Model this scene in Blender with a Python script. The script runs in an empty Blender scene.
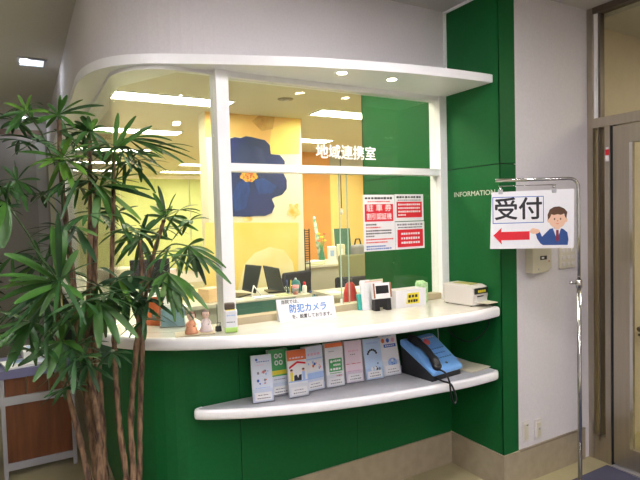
import bpy, bmesh, math, random
from mathutils import Vector, Matrix
random.seed(7)
S = bpy.context.scene
COL = S.collection
PI = math.pi

# ------------------------------------------------------------------ camera
CAM = Vector((-2.2093, -2.3362, 1.5)); FPX = 524.4
YAW, PITCH, ROLL = 0.5171, -0.0424, 0.0272
_f = Vector((math.sin(YAW)*math.cos(PITCH), math.cos(YAW)*math.cos(PITCH), math.sin(PITCH)))
_r0 = Vector((math.cos(YAW), -math.sin(YAW), 0)); _u0 = _r0.cross(_f)
_r = _r0*math.cos(ROLL) - _u0*math.sin(ROLL); _u = _u0*math.cos(ROLL) + _r0*math.sin(ROLL)
cam = bpy.data.cameras.new('camera'); co = bpy.data.objects.new('camera', cam); COL.objects.link(co)
cam.sensor_fit = 'HORIZONTAL'; cam.sensor_width = 36; cam.lens = FPX/640*36; cam.clip_start = .05
co.matrix_world = Matrix(((_r.x, _u.x, -_f.x, CAM.x), (_r.y, _u.y, -_f.y, CAM.y), (_r.z, _u.z, -_f.z, CAM.z), (0, 0, 0, 1)))
S.camera = co
# ------------------------------------------------------------------ world, exposure
W = bpy.data.worlds.new('world'); S.world = W; W.use_nodes = True
W.node_tree.nodes['Background'].inputs[0].default_value = (.8, .85, 1, 1)
W.node_tree.nodes['Background'].inputs[1].default_value = .3
S.view_settings.view_transform = 'Standard'; S.view_settings.look = 'None'
S.view_settings.exposure = 0.0; S.view_settings.gamma = 1; S.view_settings.use_curve_mapping = False
S.cycles.use_denoising = True
S.cycles.max_bounces = 8; S.cycles.transparent_max_bounces = 24
LOBBY = 84.0      # radiance of the lobby ceiling panels
OFFICE = 34.0    # radiance of the office ceiling panels
LOBBY_C = (1, .952, .98); OFFICE_C = (1, .965, .76)

# ------------------------------------------------------------------ helpers
def ray(px, py): return _f + _r*((px-320)/FPX) - _u*((py-240)/FPX)
def at(px, py, d): return CAM + ray(px, py)*d
def at_y(px, py, Y):
    d = ray(px, py); return CAM + d*((Y-CAM.y)/d.y)
def at_z(px, py, Z):
    d = ray(px, py); return CAM + d*((Z-CAM.z)/d.z)

MATS = {}
def mat(name, color, rough=.5, metal=0, noise=0.0, scale=8, bump=0.0, color2=None, emit=None, estr=0, spec=.5, stretch=None, coat=0):
    if name in MATS: return MATS[name]
    m = bpy.data.materials.new(name); m.use_nodes = True; nt = m.node_tree; b = nt.nodes['Principled BSDF']
    b.inputs['Base Color'].default_value = (*color, 1); b.inputs['Roughness'].default_value = rough
    b.inputs['Metallic'].default_value = metal; b.inputs['Specular IOR Level'].default_value = spec
    b.inputs['Coat Weight'].default_value = coat
    if emit: b.inputs['Emission Color'].default_value = (*emit, 1); b.inputs['Emission Strength'].default_value = estr
    if noise or bump or color2:
        tc = nt.nodes.new('ShaderNodeTexCoord'); mp = nt.nodes.new('ShaderNodeMapping'); nz = nt.nodes.new('ShaderNodeTexNoise')
        if stretch: mp.inputs['Scale'].default_value = stretch
        nz.inputs['Scale'].default_value = scale; nz.inputs['Detail'].default_value = 5
        nt.links.new(tc.outputs['Object'], mp.inputs[0]); nt.links.new(mp.outputs[0], nz.inputs['Vector'])
        if noise or color2:
            mx = nt.nodes.new('ShaderNodeMix'); mx.data_type = 'RGBA'
            c2 = color2 or tuple(c*(1-noise) for c in color)
            mx.inputs[6].default_value = (*color, 1); mx.inputs[7].default_value = (*c2, 1)
            rp = nt.nodes.new('ShaderNodeMapRange'); rp.inputs[1].default_value = .35; rp.inputs[2].default_value = .65
            nt.links.new(nz.outputs['Fac'], rp.inputs[0]); nt.links.new(rp.outputs[0], mx.inputs[0])
            nt.links.new(mx.outputs[2], b.inputs['Base Color'])
        if bump:
            bp = nt.nodes.new('ShaderNodeBump'); bp.inputs['Strength'].default_value = bump; bp.inputs['Distance'].default_value = .002
            nt.links.new(nz.outputs['Fac'], bp.inputs['Height']); nt.links.new(bp.outputs[0], b.inputs['Normal'])
    MATS[name] = m; return m

def glass(name, tint=(.97, .985, .97), refl=1.0):
    if name in MATS: return MATS[name]
    m = bpy.data.materials.new(name); m.use_nodes = True; nt = m.node_tree; nt.nodes.clear()
    o = nt.nodes.new('ShaderNodeOutputMaterial'); mx = nt.nodes.new('ShaderNodeMixShader'); tr = nt.nodes.new('ShaderNodeBsdfTransparent')
    gl = nt.nodes.new('ShaderNodeBsdfGlossy'); fr = nt.nodes.new('ShaderNodeLayerWeight'); pw5 = nt.nodes.new('ShaderNodeMath'); pw5.operation = 'POWER'; pw5.inputs[1].default_value = 5; ad = nt.nodes.new('ShaderNodeMath'); ad.operation = 'MULTIPLY_ADD'; ad.inputs[1].default_value = .9; ad.inputs[2].default_value = .035; ml = nt.nodes.new('ShaderNodeMath'); ml.operation = 'MULTIPLY'
    tr.inputs[0].default_value = (*tint, 1); gl.inputs['Roughness'].default_value = .01; ml.inputs[1].default_value = refl
    nt.links.new(fr.outputs['Facing'], pw5.inputs[0]); nt.links.new(pw5.outputs[0], ad.inputs[0]); nt.links.new(ad.outputs[0], ml.inputs[0]); nt.links.new(ml.outputs[0], mx.inputs[0]); nt.links.new(tr.outputs[0], mx.inputs[1])
    nt.links.new(gl.outputs[0], mx.inputs[2]); nt.links.new(mx.outputs[0], o.inputs[0]); MATS[name] = m; return m

def link(name, me, m, parent=None, loc=None, rot=None):
    if m is not None and not me.materials: me.materials.append(m)
    o = bpy.data.objects.new(name, me); COL.objects.link(o)
    if parent: o.parent = parent
    if loc is not None: o.location = loc
    if rot is not None: o.rotation_euler = rot
    return o
def tag(o, label, cat, group=None):
    o['label'] = label; o['category'] = cat
    if group: o['group'] = group
    return o
def struct(o, label=None):
    o['kind'] = 'structure'
    if label: o['label'] = label
    return o
def thing(name, label, cat, loc=(0, 0, 0), rotz=0, group=None, rot=None):
    o = bpy.data.objects.new(name, None); COL.objects.link(o); o.empty_display_size = .05
    o.location = loc; o.rotation_euler = rot or (0, 0, rotz)
    return tag(o, label, cat, group)
def sroot(name, label, loc=(0, 0, 0)):
    o = bpy.data.objects.new(name, None); COL.objects.link(o); o.location = loc; return struct(o, label)
def me_from(vs, fs, smooth=False):
    me = bpy.data.meshes.new('mesh'); me.from_pydata([tuple(v) for v in vs], [], fs); me.update()
    bm = bmesh.new(); bm.from_mesh(me); bmesh.ops.recalc_face_normals(bm, faces=bm.faces); bm.to_mesh(me); bm.free()
    if smooth:
        for p in me.polygons: p.use_smooth = True
    return me
def me_bm(bm, smooth=False):
    me = bpy.data.meshes.new('mesh'); bmesh.ops.recalc_face_normals(bm, faces=bm.faces); bm.to_mesh(me); bm.free()
    if smooth:
        for p in me.polygons: p.use_smooth = True
    return me
BC = {}
def box(name, size, m, parent=None, loc=(0, 0, 0), rot=None, bevel=0.0, seg=1):
    k = (tuple(round(s, 5) for s in size), m.name, bevel, seg)
    if k not in BC:
        bm = bmesh.new(); bmesh.ops.create_cube(bm, size=1); bmesh.ops.scale(bm, vec=size, verts=bm.verts)
        if bevel: bmesh.ops.bevel(bm, geom=list(bm.edges), offset=bevel, segments=seg, affect='EDGES', profile=.5)
        BC[k] = me_bm(bm)
    return link(name, BC[k], m, parent, loc, rot)
def bar(name, a, b, m, parent=None, bevel=0.0):          # axis aligned box between two corners
    a, b = Vector(a), Vector(b)
    base = parent.location if parent is not None and parent.type == 'MESH' else Vector()   # corners are given in room coordinates
    return box(name, tuple(abs(x) for x in (b-a)), m, parent, (a+b)/2-base, None, bevel)
def prism(name, poly, z0, z1, m, parent=None, bevel=0.0, seg=2, smooth=False, loc=None, rot=None):
    bm = bmesh.new(); lo = [bm.verts.new((x, y, z0)) for x, y in poly]; hi = [bm.verts.new((x, y, z1)) for x, y in poly]; n = len(poly)
    bm.faces.new(lo[::-1]); bm.faces.new(hi)
    for i in range(n): bm.faces.new((lo[i], lo[(i+1) % n], hi[(i+1) % n], hi[i]))
    if bevel:
        es = [e for e in bm.edges if (e.verts[0].co.z == e.verts[1].co.z)]
        bmesh.ops.bevel(bm, geom=es, offset=bevel, segments=seg, affect='EDGES', profile=.5)
    return link(name, me_bm(bm, smooth), m, parent, loc, rot)
def wallstrip(name, path, z0, z1, th, m, parent=None, side=1):   # vertical slab along a plan polyline, thickness to one side
    off = []
    for i, p in enumerate(path):
        a = Vector(path[max(i-1, 0)]); b = Vector(path[min(i+1, len(path)-1)]); d = (b-a).normalized(); off.append((p[0]-d.y*th*side, p[1]+d.x*th*side))
    vs, fs = [], []
    for (a, b) in zip(path, off): vs += [(a[0], a[1], z0), (a[0], a[1], z1), (b[0], b[1], z0), (b[0], b[1], z1)]
    for i in range(len(path)-1):
        k = 4*i; fs += [(k, k+4, k+5, k+1), (k+2, k+3, k+7, k+6), (k+1, k+5, k+7, k+3), (k, k+2, k+6, k+4)]
    k = 4*(len(path)-1); fs += [(0, 1, 3, 2), (k, k+2, k+3, k+1)]
    return link(name, me_from(vs, fs), m, parent)
def frame_at(t):
    t = t.normalized(); a = Vector((0, 0, 1)) if abs(t.z) < .9 else Vector((1, 0, 0))
    u = t.cross(a).normalized(); return u, t.cross(u).normalized()
def tube_me(pts, rad, n=8, closed=False):
    pts = [Vector(p) for p in pts]; vs, fs = [], []; N = len(pts); u = None
    for i, p in enumerate(pts):
        t = (pts[(i+1) % N if closed else min(i+1, N-1)] - pts[(i-1) % N if closed else max(i-1, 0)]).normalized()
        if u is None: u, v = frame_at(t)
        else: u = (u - t*u.dot(t)).normalized(); v = t.cross(u)
        r = rad[i] if isinstance(rad, (list, tuple)) else rad
        vs += [p + (u*math.cos(2*PI*k/n) + v*math.sin(2*PI*k/n))*r for k in range(n)]
    for i in range(N if closed else N-1):
        a, b = i*n, ((i+1) % N)*n
        fs += [(a+k, a+(k+1) % n, b+(k+1) % n, b+k) for k in range(n)]
    if not closed: fs += [tuple(range(n))[::-1], tuple(range((N-1)*n, N*n))]
    return me_from(vs, fs, True)
def tube(name, pts, rad, m, parent=None, n=8, closed=False): return link(name, tube_me(pts, rad, n, closed), m, parent)
def lathe(name, prof, m, parent=None, n=20, loc=None, rot=None, scale=None):
    vs, fs = [], []
    for r, z in prof: vs += [(r*math.cos(2*PI*k/n), r*math.sin(2*PI*k/n), z) for k in range(n)]
    for i in range(len(prof)-1):
        a, b = i*n, (i+1)*n; fs += [(a+k, a+(k+1) % n, b+(k+1) % n, b+k) for k in range(n)]
    fs += [tuple(range(n))[::-1], tuple(range((len(prof)-1)*n, len(prof)*n))]
    o = link(name, me_from(vs, fs, True), m, parent, loc, rot)
    if scale: o.scale = scale
    return o
def flat(name, poly, m, parent, y, loc=None, th=.0004):             # thin printed shape in the local XZ plane, facing -Y
    n = len(poly); vs = [(x, y, z) for x, z in poly] + [(x, y+th, z) for x, z in poly]
    fs = [tuple(range(n)), tuple(range(2*n-1, n-1, -1))] + [(i, (i+1) % n, n+(i+1) % n, n+i) for i in range(n)]
    return link(name, me_from(vs, fs), m, parent, loc)
def rect(x0, x1, z0, z1): return [(x0, z0), (x1, z0), (x1, z1), (x0, z1)]
def ell(cx, cz, rx, rz, n=20, a0=0, a1=2*PI): return [(cx+rx*math.cos(a0+(a1-a0)*k/n), cz+rz*math.sin(a0+(a1-a0)*k/n)) for k in range(n)]
def text(name, s, m, parent, size, loc, rot=(PI/2, 0, 0), bold=0.0, align='CENTER', sx=1.0, th=.0006):
    cu = bpy.data.curves.new('type', 'FONT'); cu.body = s; cu.size = size; cu.align_x = align; cu.align_y = 'CENTER'; cu.resolution_u = 4; cu.fill_mode = 'FRONT' if False else 'BOTH'
    tmp = bpy.data.objects.new('type', cu); COL.objects.link(tmp)
    me0 = bpy.data.meshes.new_from_object(tmp.evaluated_get(bpy.context.evaluated_depsgraph_get()))
    bpy.data.objects.remove(tmp); bpy.data.curves.remove(cu)
    v0 = [v.co.copy() for v in me0.vertices]; f0 = [tuple(p.vertices) for p in me0.polygons]; vs, fs = [], []
    shifts = [(0, 0)] if not bold else [(0, 0), (bold, 0), (-bold, 0), (0, bold), (0, -bold)]
    for q, (dx, dy) in enumerate(shifts):
        k = len(vs); vs += [(v.x+dx, v.y+dy, v.z-q*.00002) for v in v0]; fs += [tuple(i+k for i in f) for f in f0]
    me = bpy.data.meshes.new('mesh'); me.from_pydata(vs, [], fs); bpy.data.meshes.remove(me0)
    o = link(name, me, m, parent, loc, rot); o.scale = (sx, 1, 1); return o
def catmull(pts, k=6):
    out = []
    for i in range(len(pts)-1):
        p0, p1, p2, p3 = [Vector(pts[max(0, min(len(pts)-1, j))]) for j in (i-1, i, i+1, i+2)]
        for q in range(k):
            t = q/k; out.append(.5*((2*p1)+(p2-p0)*t+(2*p0-5*p1+4*p2-p3)*t*t+(3*p1-p0-3*p2+p3)*t**3))
    return out + [Vector(pts[-1])]
def arc(cx, cy, r, a0, a1, n): return [(cx+r*math.cos(a0+(a1-a0)*k/n), cy+r*math.sin(a0+(a1-a0)*k/n)) for k in range(n+1)]
def copy_tree(o, parent=None):
    c = o.copy(); COL.objects.link(c); c.parent = parent
    for ch in o.children: copy_tree(ch, c)
    return c

# ------------------------------------------------------------------ materials
M_wall = mat('wall_paper_white', (.72, .69, .705), .75, noise=.05, scale=90, bump=.25)
M_ceil = mat('ceiling_board', (.55, .53, .50), .85, noise=.06, scale=120, bump=.15)
M_green = mat('green_laminate', (.006, .112, .027), .5, noise=.08, scale=60, spec=.22)
M_seam = mat('dark_seam', (.004, .02, .012), .8, noise=.2)
M_white = mat('white_paint', (.90, .90, .91), .3, noise=.02, scale=30)
M_top = mat('cream_counter_laminate', (.80, .775, .68), .16, noise=.09, scale=14, coat=.3)
M_shelf = mat('grey_shelf_laminate', (.50, .50, .53), .3, noise=.08, scale=40)
M_base = mat('beige_stone_base', (.38, .32, .22), .55, noise=.12, scale=20)
M_floor = mat('beige_floor', (.40, .35, .20), .4, noise=.1, scale=9)
M_mat = mat('blue_grey_mat', (.075, .075, .13), .95, noise=.35, scale=220, bump=.8)
M_steel = mat('brushed_bronze_steel', (.46, .41, .33), .32, metal=.9, noise=.08, scale=60, stretch=(1, 1, .05))
M_steel_d = mat('dark_steel', (.17, .14, .12), .4, metal=.7, noise=.1, scale=60)
M_chrome = mat('chrome', (.62, .61, .60), .14, metal=1, noise=.03)
M_black = mat('black_plastic', (.012, .012, .014), .35, noise=.2)
M_gap = mat('black_gap', (.01, .01, .01), .8, noise=.2)
M_glass = glass('window_glass')
M_dglass = glass('door_glass', (.95, .94, .86), .7)
M_acr = glass('clear_acrylic', (.95, .965, .985), .8)
M_paper = mat('white_paper', (.80, .80, .82), .6, noise=.02, scale=50)
M_red = mat('red_print', (.72, .015, .03), .5, noise=.03)
M_ink = mat('black_print', (.015, .015, .02), .5, noise=.1)
M_grey = mat('grey_print', (.22, .22, .26), .5, noise=.1)
M_blue = mat('blue_print', (.03, .13, .50), .5, noise=.05)
M_lblue = mat('light_blue_print', (.36, .52, .82), .5, noise=.05)
M_pink = mat('pink_print', (.80, .45, .60), .5, noise=.05)
M_lpink = mat('pale_pink_print', (.82, .68, .76), .5, noise=.05)
M_gprint = mat('green_print', (.06, .38, .12), .5, noise=.05)
M_yel = mat('yellow_print', (.85, .72, .04), .5, noise=.05)
M_orange = mat('orange_print', (.78, .18, .05), .5, noise=.05)
M_skin = mat('skin_print', (.80, .52, .36), .5, noise=.03)
M_hair = mat('brown_print', (.10, .045, .02), .5, noise=.05)
M_suit = mat('navy_print', (.025, .075, .26), .5, noise=.05)
M_cream = mat('cream_plastic', (.66, .62, .48), .45, noise=.04)
M_ivory = mat('ivory_plastic', (.70, .66, .62), .4, noise=.04)
M_alu = mat('satin_aluminium', (.50, .50, .53), .35, metal=.6, noise=.05)
def lamp_mat(name, c, s): return mat(name, (.9, .9, .9), .5, emit=c, estr=s, noise=.01)
M_lob = lamp_mat('lobby_light', LOBBY_C, LOBBY)
M_off = lamp_mat('office_light', OFFICE_C, OFFICE)

# ------------------------------------------------------------------ plan of the counter block
H = 2.68; HO = 2.60; P = .396; XD = .746; W_COL = .118
R = .30
def corner(x_left, y_front, r, x_end, y_end, n=10):      # from the column along the front, round the corner, back along the side
    pts = [(x_end, y_front)] + arc(x_left+r, y_front+r, r, -PI/2, -PI, n)
    return pts + [(x_left, y_end)]
wall_path = corner(-1.905, 0, .5, 0, 4.5, 16)
glass_path = corner(-1.825, .035, .26, -1.41, 3.2, 12)
base_path = corner(-1.85, 0, .30, 0, 4.5)

# floors and ceilings
struct(bar('floor', (-4.6, -5.2, -.08), (6.5, 10.5, 0), M_floor), 'beige floor')
struct(prism('ceiling', [(-4.6, -5.2), (XD, -5.2), (XD, -P), (0, -P), (0, 0)] + [(x, y) for x, y in wall_path[1:-1]] + [(-1.905, 4.5), (-4.6, 4.5)], H, H+.08, M_ceil), 'pale grey lobby ceiling')
M_oceil = mat('office_ceiling_board', (.66, .63, .52), .85, noise=.06, scale=90)
struct(bar('ceiling', (-1.80, .14, HO), (4.6, 10.4, HO+.06), M_oceil), 'cream office ceiling seen through the window')
# walls
struct(wallstrip('wall_front', [(p[0], p[1]) for p in wall_path], 2.235, H, .1, M_wall, side=-1), 'off-white curved wall above the canopy')
wr = struct(bar('wall_right', (W_COL, -P, 0), (XD, -P+.1, H), M_wall), 'off-white wall beside the door')
struct(bar('wall_back', (-4.6, -5.3, 0), (XD, -5.2, H), M_wall), 'wall behind the lobby')
struct(bar('wall_left', (-4.7, -5.2, 0), (-4.6, 4.5, H), M_wall), 'left lobby wall')
M_dim = mat('grey_corridor_wall', (.36, .34, .32), .7, noise=.06, scale=60)
cw = struct(bar('wall_end', (-4.6, 4.5, 0), (-1.905, 4.6, H), M_dim), 'grey wall at the end of the corridor')
bar('lintel_strip', (-2.9, 4.47, 2.52), (-1.95, 4.5, 2.58), mat('brown_lintel', (.16, .10, .07), .6, noise=.2), cw)
bar('pilaster', (-2.03, 4.44, 0), (-1.93, 4.5, 2.52), mat('grey_pilaster', (.45, .44, .43), .4, noise=.05), cw)
bar('lobby_wall_lower', (XD, -5.2, 0), (XD+.08, -1.9, H), M_wall); struct(bpy.data.objects['lobby_wall_lower']); bpy.data.objects['lobby_wall_lower'].name = 'wall_door'

# green column fin
col = sroot('wall_column', 'green laminated fin wall beside the reception window')
ZJ = 1.760
bar('core', (.006, -P+.006, .19), (W_COL-.006, .88, H), M_seam, col)
for z0, z1 in ((.19, ZJ-.0025), (ZJ+.0025, H)):
    bar('panel', (0, -P+.001, z0), (.008, -.0015, z1), M_green, col)       # side face outside the window
    bar('panel', (0, .0015, z0), (.008, .88, z1), M_green, col)          # side face inside the office
    bar('panel', (0, -P, z0), (W_COL, -P+.008, z1), M_green, col)        # front edge
bar('panel', (W_COL-.008, -P+.1, .19), (W_COL, .88, H), M_green, col)
bar('panel', (0, .872, .19), (W_COL, .88, H), M_green, col)
info_m = mat('pale_metal_letters', (.62, .64, .56), .35, metal=.3, noise=.05)
text('lettering', 'INFORMATION', info_m, col, .0385, (-.0006, -.207, 1.611), (PI/2, 0, -PI/2), .0006, sx=1.18, th=.003)
struct(bar('trim_1', (-.016, -.012, 2.236), (-.0, .0, H), M_white), 'white corner bead')
struct(bar('trim_2', (-.012, -P, H-.012), (0, 0, H), M_white), 'white bead along the ceiling')

# base below the counter: green panels
bs = sroot('wall_base', 'dark green panelled counter front')
def sub_path(path, a, b):
    # cut a plan polyline between two arc lengths
    out = []; s = 0
    for p, q in zip(path[:-1], path[1:]):
        p, q = Vector(p), Vector(q); L = (q-p).length
        for t in (a, b):
            pass
        if s+L > a and s < b:
            t0 = max(0, (a-s)/L); t1 = min(1, (b-s)/L)
            if not out: out.append(p.lerp(q, t0))
            out.append(p.lerp(q, t1))
        s += L
    return [(v.x, v.y) for v in out]
cuts = [0.0016, .680, 1.343, 2.006, 2.669, 3.332, 3.995, 4.658]
for a, b in zip(cuts[:-1], cuts[1:]):
    wallstrip('panel', sub_path(base_path, a+.0014, b-.0014), .19, .95, .02, M_green, bs, -1)
wallstrip('backing', [(p[0], p[1]) for p in sub_path([(0, .012)]+[(max(x, -1.838), y+.012) for x, y in base_path[1:]], .002, 6)], .0, .95, .08, M_seam, bs, -1)
# baseboards
struct(wallstrip('baseboard_front', corner(-1.86, -.010, .31, -.010, 4.48), 0, .19, .012, M_base, None, -1), 'beige stone skirting under the green counter front')
bb = struct(bar('baseboard_column', (-.010, -P-.010, 0), (.002, -.010, .19), M_base), 'beige stone skirting of the green fin')
bbr = struct(bar('baseboard_right', (.0021, -P-.010, 0), (XD-.05, -P, .19), M_base), 'beige stone skirting below the off-white wall')
bar('cap_strip', (W_COL, -P-.011, .182), (XD-.05, -P, .192), mat('brown_cap', (.25, .20, .14), .5, noise=.1), bbr)

# canopy -------------------------------------------------------------
can_front = catmull([(.0, -.352), (-.17, -.345), (-.33, -.335), (-.60, -.302), (-.98, -.222), (-1.33, -.108), (-1.56, -.022), (-1.70, .040), (-1.80, .110), (-1.875, .215), (-1.925, .38), (-1.94, .60), (-1.935, 1.1), (-1.925, 4.45)], 5)
cpoly = [(v.x, v.y) for v in can_front]
can = thing('canopy', 'white curved canopy slab projecting over the reception window', 'canopy', (0, 0, 2.192))
prism('slab', cpoly + [(-1.75, 4.45), (-1.75, .5), (-1.55, .12), (0, .12)], 0, .043, M_white, can, .004, 2)
M_bulb = lamp_mat('downlight_bulb', (1, .86, .6), 60)
ctr = [(-.837, -.181), (-.538, -.183)]
for i, (x, y) in enumerate(ctr):
    d = thing('downlight', ('warm round canopy downlight farther from the green fin', 'warm round canopy downlight nearer the green fin')[i], 'downlight', (x, y, 2.192), 0, 'downlights under the canopy')
    lathe('ring', [(.024, -.001), (.036, -.003), (.037, -.0005), (.037, .0), (.024, .0)], M_white, d, 20)
    lathe('bulb', [(.0235, -.0006), (.0235, -.0015), (.012, -.004), (.002, -.005)], M_bulb, d, 16)
    L = bpy.data.lights.new('spot', 'SPOT'); L.energy = 10; L.color = (1, .88, .66); L.spot_size = 2.2; L.spot_blend = .8; L.shadow_soft_size = .03
    lo = bpy.data.objects.new('spot', L); COL.objects.link(lo); lo.parent = d; lo.location = (0, 0, -.012)

# counter ------------------------------------------------------------
cnt_front = catmull([(-.004, -.372), (-.03, -.400), (-.2, -.430), (-.41, -.430), (-.70, -.408), (-1.09, -.348), (-1.27, -.292), (-1.43, -.222), (-1.58, -.150), (-1.72, -.062), (-1.80, .008), (-1.88, .12), (-1.93, .28), (-1.945, .5), (-1.945, 1.0), (-1.945, 4.4)], 5)
poly = [(v.x, v.y) for v in cnt_front]
cnt = thing('counter_top', 'cream reception counter top with thick white rounded edge', 'counter', (0, 0, .948))
def inset(poly, d):
    out = []
    for i, p in enumerate(poly):
        a = Vector(poly[max(i-1, 0)]); b = Vector(poly[min(i+1, len(poly)-1)]); t = (b-a).normalized(); out.append((p[0]+t.y*d, p[1]-t.x*d))
    return out
cin = inset(poly, .014)
prism('worktop', cin + [(-1.62, 4.4), (-1.62, .45), (-1.45, .42), (-1.45, .11), (-.006, .11)], .004, .052, M_top, cnt)
def rim(name, path, prof, m, parent):
    vs, fs = [], []; n = len(prof)
    for i, p in enumerate(path):
        a = Vector(path[max(i-1, 0)]); b = Vector(path[min(i+1, len(path)-1)]); t = (b-a).normalized()
        for d, z in prof: vs.append((p[0]+t.y*d, p[1]-t.x*d, z))
    for i in range(len(path)-1):
        for k in range(n): fs.append((i*n+k, i*n+(k+1) % n, (i+1)*n+(k+1) % n, (i+1)*n+k))
    fs += [tuple(range(n))[::-1], tuple(range((len(path)-1)*n, len(path)*n))]
    return link(name, me_from(vs, fs, True), m, parent)
rim('edge_band', poly, [(.014, .0), (.004, .003), (0, .012), (0, .038), (.004, .048), (.014, .0535), (.026, .0535), (.026, .0)], M_white, cnt)
# leaflet shelf
sh_front = catmull([(-.012, -.375), (-.06, -.400), (-.25, -.406), (-.44, -.388), (-.667, -.358), (-.872, -.320), (-1.06, -.273), (-1.234, -.215), (-1.40, -.146), (-1.515, -.084), (-1.562, -.05), (-1.572, -.032), (-1.56, -.012), (-1.535, -.003)], 5)
spoly = [(v.x, v.y) for v in sh_front]
sh = thing('wall_shelf', 'grey leaf-shaped leaflet shelf with white edge below the counter', 'shelf', (0, 0, .61))
prism('board', inset(spoly, .010) + [(-.004, -.003)], .004, .044, M_shelf, sh)
rim('edge_band', spoly, [(.010, .0), (.003, .003), (0, .012), (0, .034), (.003, .043), (.010, .0455), (.018, .0455), (.018, .0)], M_white, sh)

# window_1: glazing of the reception ----------------------------------
win = sroot('window_1', 'white framed reception window with curved corner glass')
bar('mullion', (-1.407, -.002, 1.0005), (-1.347, .09, 2.192), M_white, win)
bar('mullion', (-.054, -.002, 1.0005), (-.0005, .09, 2.192), M_white, win)
bar('rail', (-1.347, .004, 1.729), (-.054, .07, 1.767), M_white, win)
bar('head', (-1.347, .01, 2.166), (-.054, .07, 2.192), M_white, win)
bar('sill', (-1.347, .01, 1.0005), (-.054, .075, 1.035), mat('beige_sill', (.50, .42, .28), .4, noise=.1), win)
wallstrip('head', glass_path, 2.176, 2.192, .02, M_white, win, -1)
bar('pane', (-1.347, .034, 1.767), (-.054, .042, 2.166), M_glass, win)
bar('pane', (-1.347, .044, 1.035), (-.68, .050, 1.729), M_glass, win)
bar('pane', (-.738, .030, 1.035), (-.054, .036, 1.729), M_glass, win)
pe = mat('glass_edge', (.45, .58, .48), .2, noise=.05)
bar('pane_edge', (-.740, .029, 1.035), (-.736, .037, 1.729), pe, win)
bar('pane_edge', (-.682, .043, 1.035), (-.678, .051, 1.729), pe, win)
box('finger_pull', (.012, .006, .03), M_white, win, (-.745, .026, 1.05))
wallstrip('curved_pane', glass_path, 1.0005, 2.176, .008, M_glass, win, -1)
bar('end_post', (-1.83, 3.2, 1.0005), (-1.75, 3.28, 2.192), M_white, win)
text('lettering', '地域連携室', mat('white_vinyl', (.92, .92, .90), .5, noise=.02), win, .078, (-.683, .0318, 1.838), bold=.0012, sx=.98)
struct(bar('wall_side', (-1.85, 3.28, .95), (-1.75, 4.5, 2.24), M_wall), 'wall beyond the side glazing')

# door wall ------------------------------------------------------------
door = sroot('door_1', 'brushed steel framed glass entrance door with transom')
X0, X1 = XD, XD+.06
bar('jamb', (X0-.002, -.432, 0), (X1, -P, H), M_steel, door)
bar('inner_jamb', (X0+.012, -.452, 2.04), (X1, -.432, H-.03), M_white, door)
bar('inner_jamb', (X0+.02, -.466, 2.04), (X1, -.452, H-.03), M_steel_d, door)
bar('head', (X0-.002, -1.9, H-.035), (X1, -.432, H), M_steel_d, door)
bar('transom_rail', (X0-.004, -1.9, 1.982), (X1, -.432, 2.038), M_steel, door)
bar('mullion', (X0, -.470, .12), (X1, -.462, 1.982), M_steel_d, door)
bar('side_pane', (X0+.02, -.505, .16), (X0+.026, -.432, 1.982), M_dglass, door)
bar('sidelight_rail', (X0, -.505, 0), (X1, -.432, .15), M_steel, door)
bar('post', (X0-.002, -.535, 0), (X1, -.503, 1.982), M_steel, door)
bar('gap_strip', (X0+.004, -.552, 0), (X1, -.535, 1.982), M_gap, door)  # black strip stands for the dark gap between post and door stile
bar('stile', (X0, -.645, .02), (X1-.01, -.552, 1.975), M_steel_d if False else M_steel, door)
bar('top_rail', (X0, -1.5, 1.872), (X1-.01, -.645, 1.975), M_steel, door)
bar('bottom_rail', (X0, -1.5, .02), (X1-.01, -.645, .135), M_steel, door)
bar('stile', (X0, -1.6, .02), (X1-.01, -1.5, 1.975), M_steel, door)
bar('glazing_bead', (X0-.002, -.662, .135), (X0+.02, -.645, 1.872), M_chrome, door)
bar('door_pane', (X0+.02, -1.5, .135), (X0+.026, -.662, 1.872), M_dglass, door)
bar('transom_pane', (X0+.03, -1.9, 2.038), (X0+.036, -.466, H-.035), M_dglass, door)
bar('post', (X0, -1.9, 0), (X1, -1.6, 1.982), M_steel, door)
bar('threshold', (X0-.03, -1.6, 0), (X1, -.552, .012), M_alu, door)
stk = box('sticker', (.001, .022, .032), M_red, door, (X0-.003, -.519, 1.832)); box('sticker', (.001, .020, .034), M_paper, door, (X0-.003, -.519, 1.797)); box('sticker_top', (.001, .018, .012), M_paper, door, (X0-.003, -.519, 1.855))
# vestibule beyond
M_vest = mat('cream_vestibule_wall', (.64, .55, .43), .7, noise=.05, scale=40)
struct(bar('wall_vestibule', (XD+.06, -.36, 0), (3.6, -.28, 2.66), M_vest), 'cream wall of the vestibule behind the door glass')
struct(bar('wall_vestibule', (3.6, -4.5, 0), (3.7, -.28, 2.66), M_vest), 'far cream vestibule wall')
struct(bar('ceiling', (XD+.06, -4.5, 2.62), (3.6, -.36, 2.68), M_ceil), 'vestibule ceiling behind the door')
vr = thing('handrail', 'dark handrail along the vestibule wall behind the door glass', 'handrail', (XD+.5, -.42, 0))
tube('rail', [(0, 0, .72), (2.2, 0, .72)], .018, M_steel_d, vr)
for x in (.1, 1.1, 2.1): tube('bracket', [(x, 0, .72), (x, .0, .66), (x, .06, .66)], .008, M_steel_d, vr, 6)
# floor mat
fm = tag(bar('door_mat', (-1.5, -3.6, .0), (XD-.035, -.53, .008), M_mat), 'blue-grey entrance mat on the floor before the glass door', 'mat')

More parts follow.
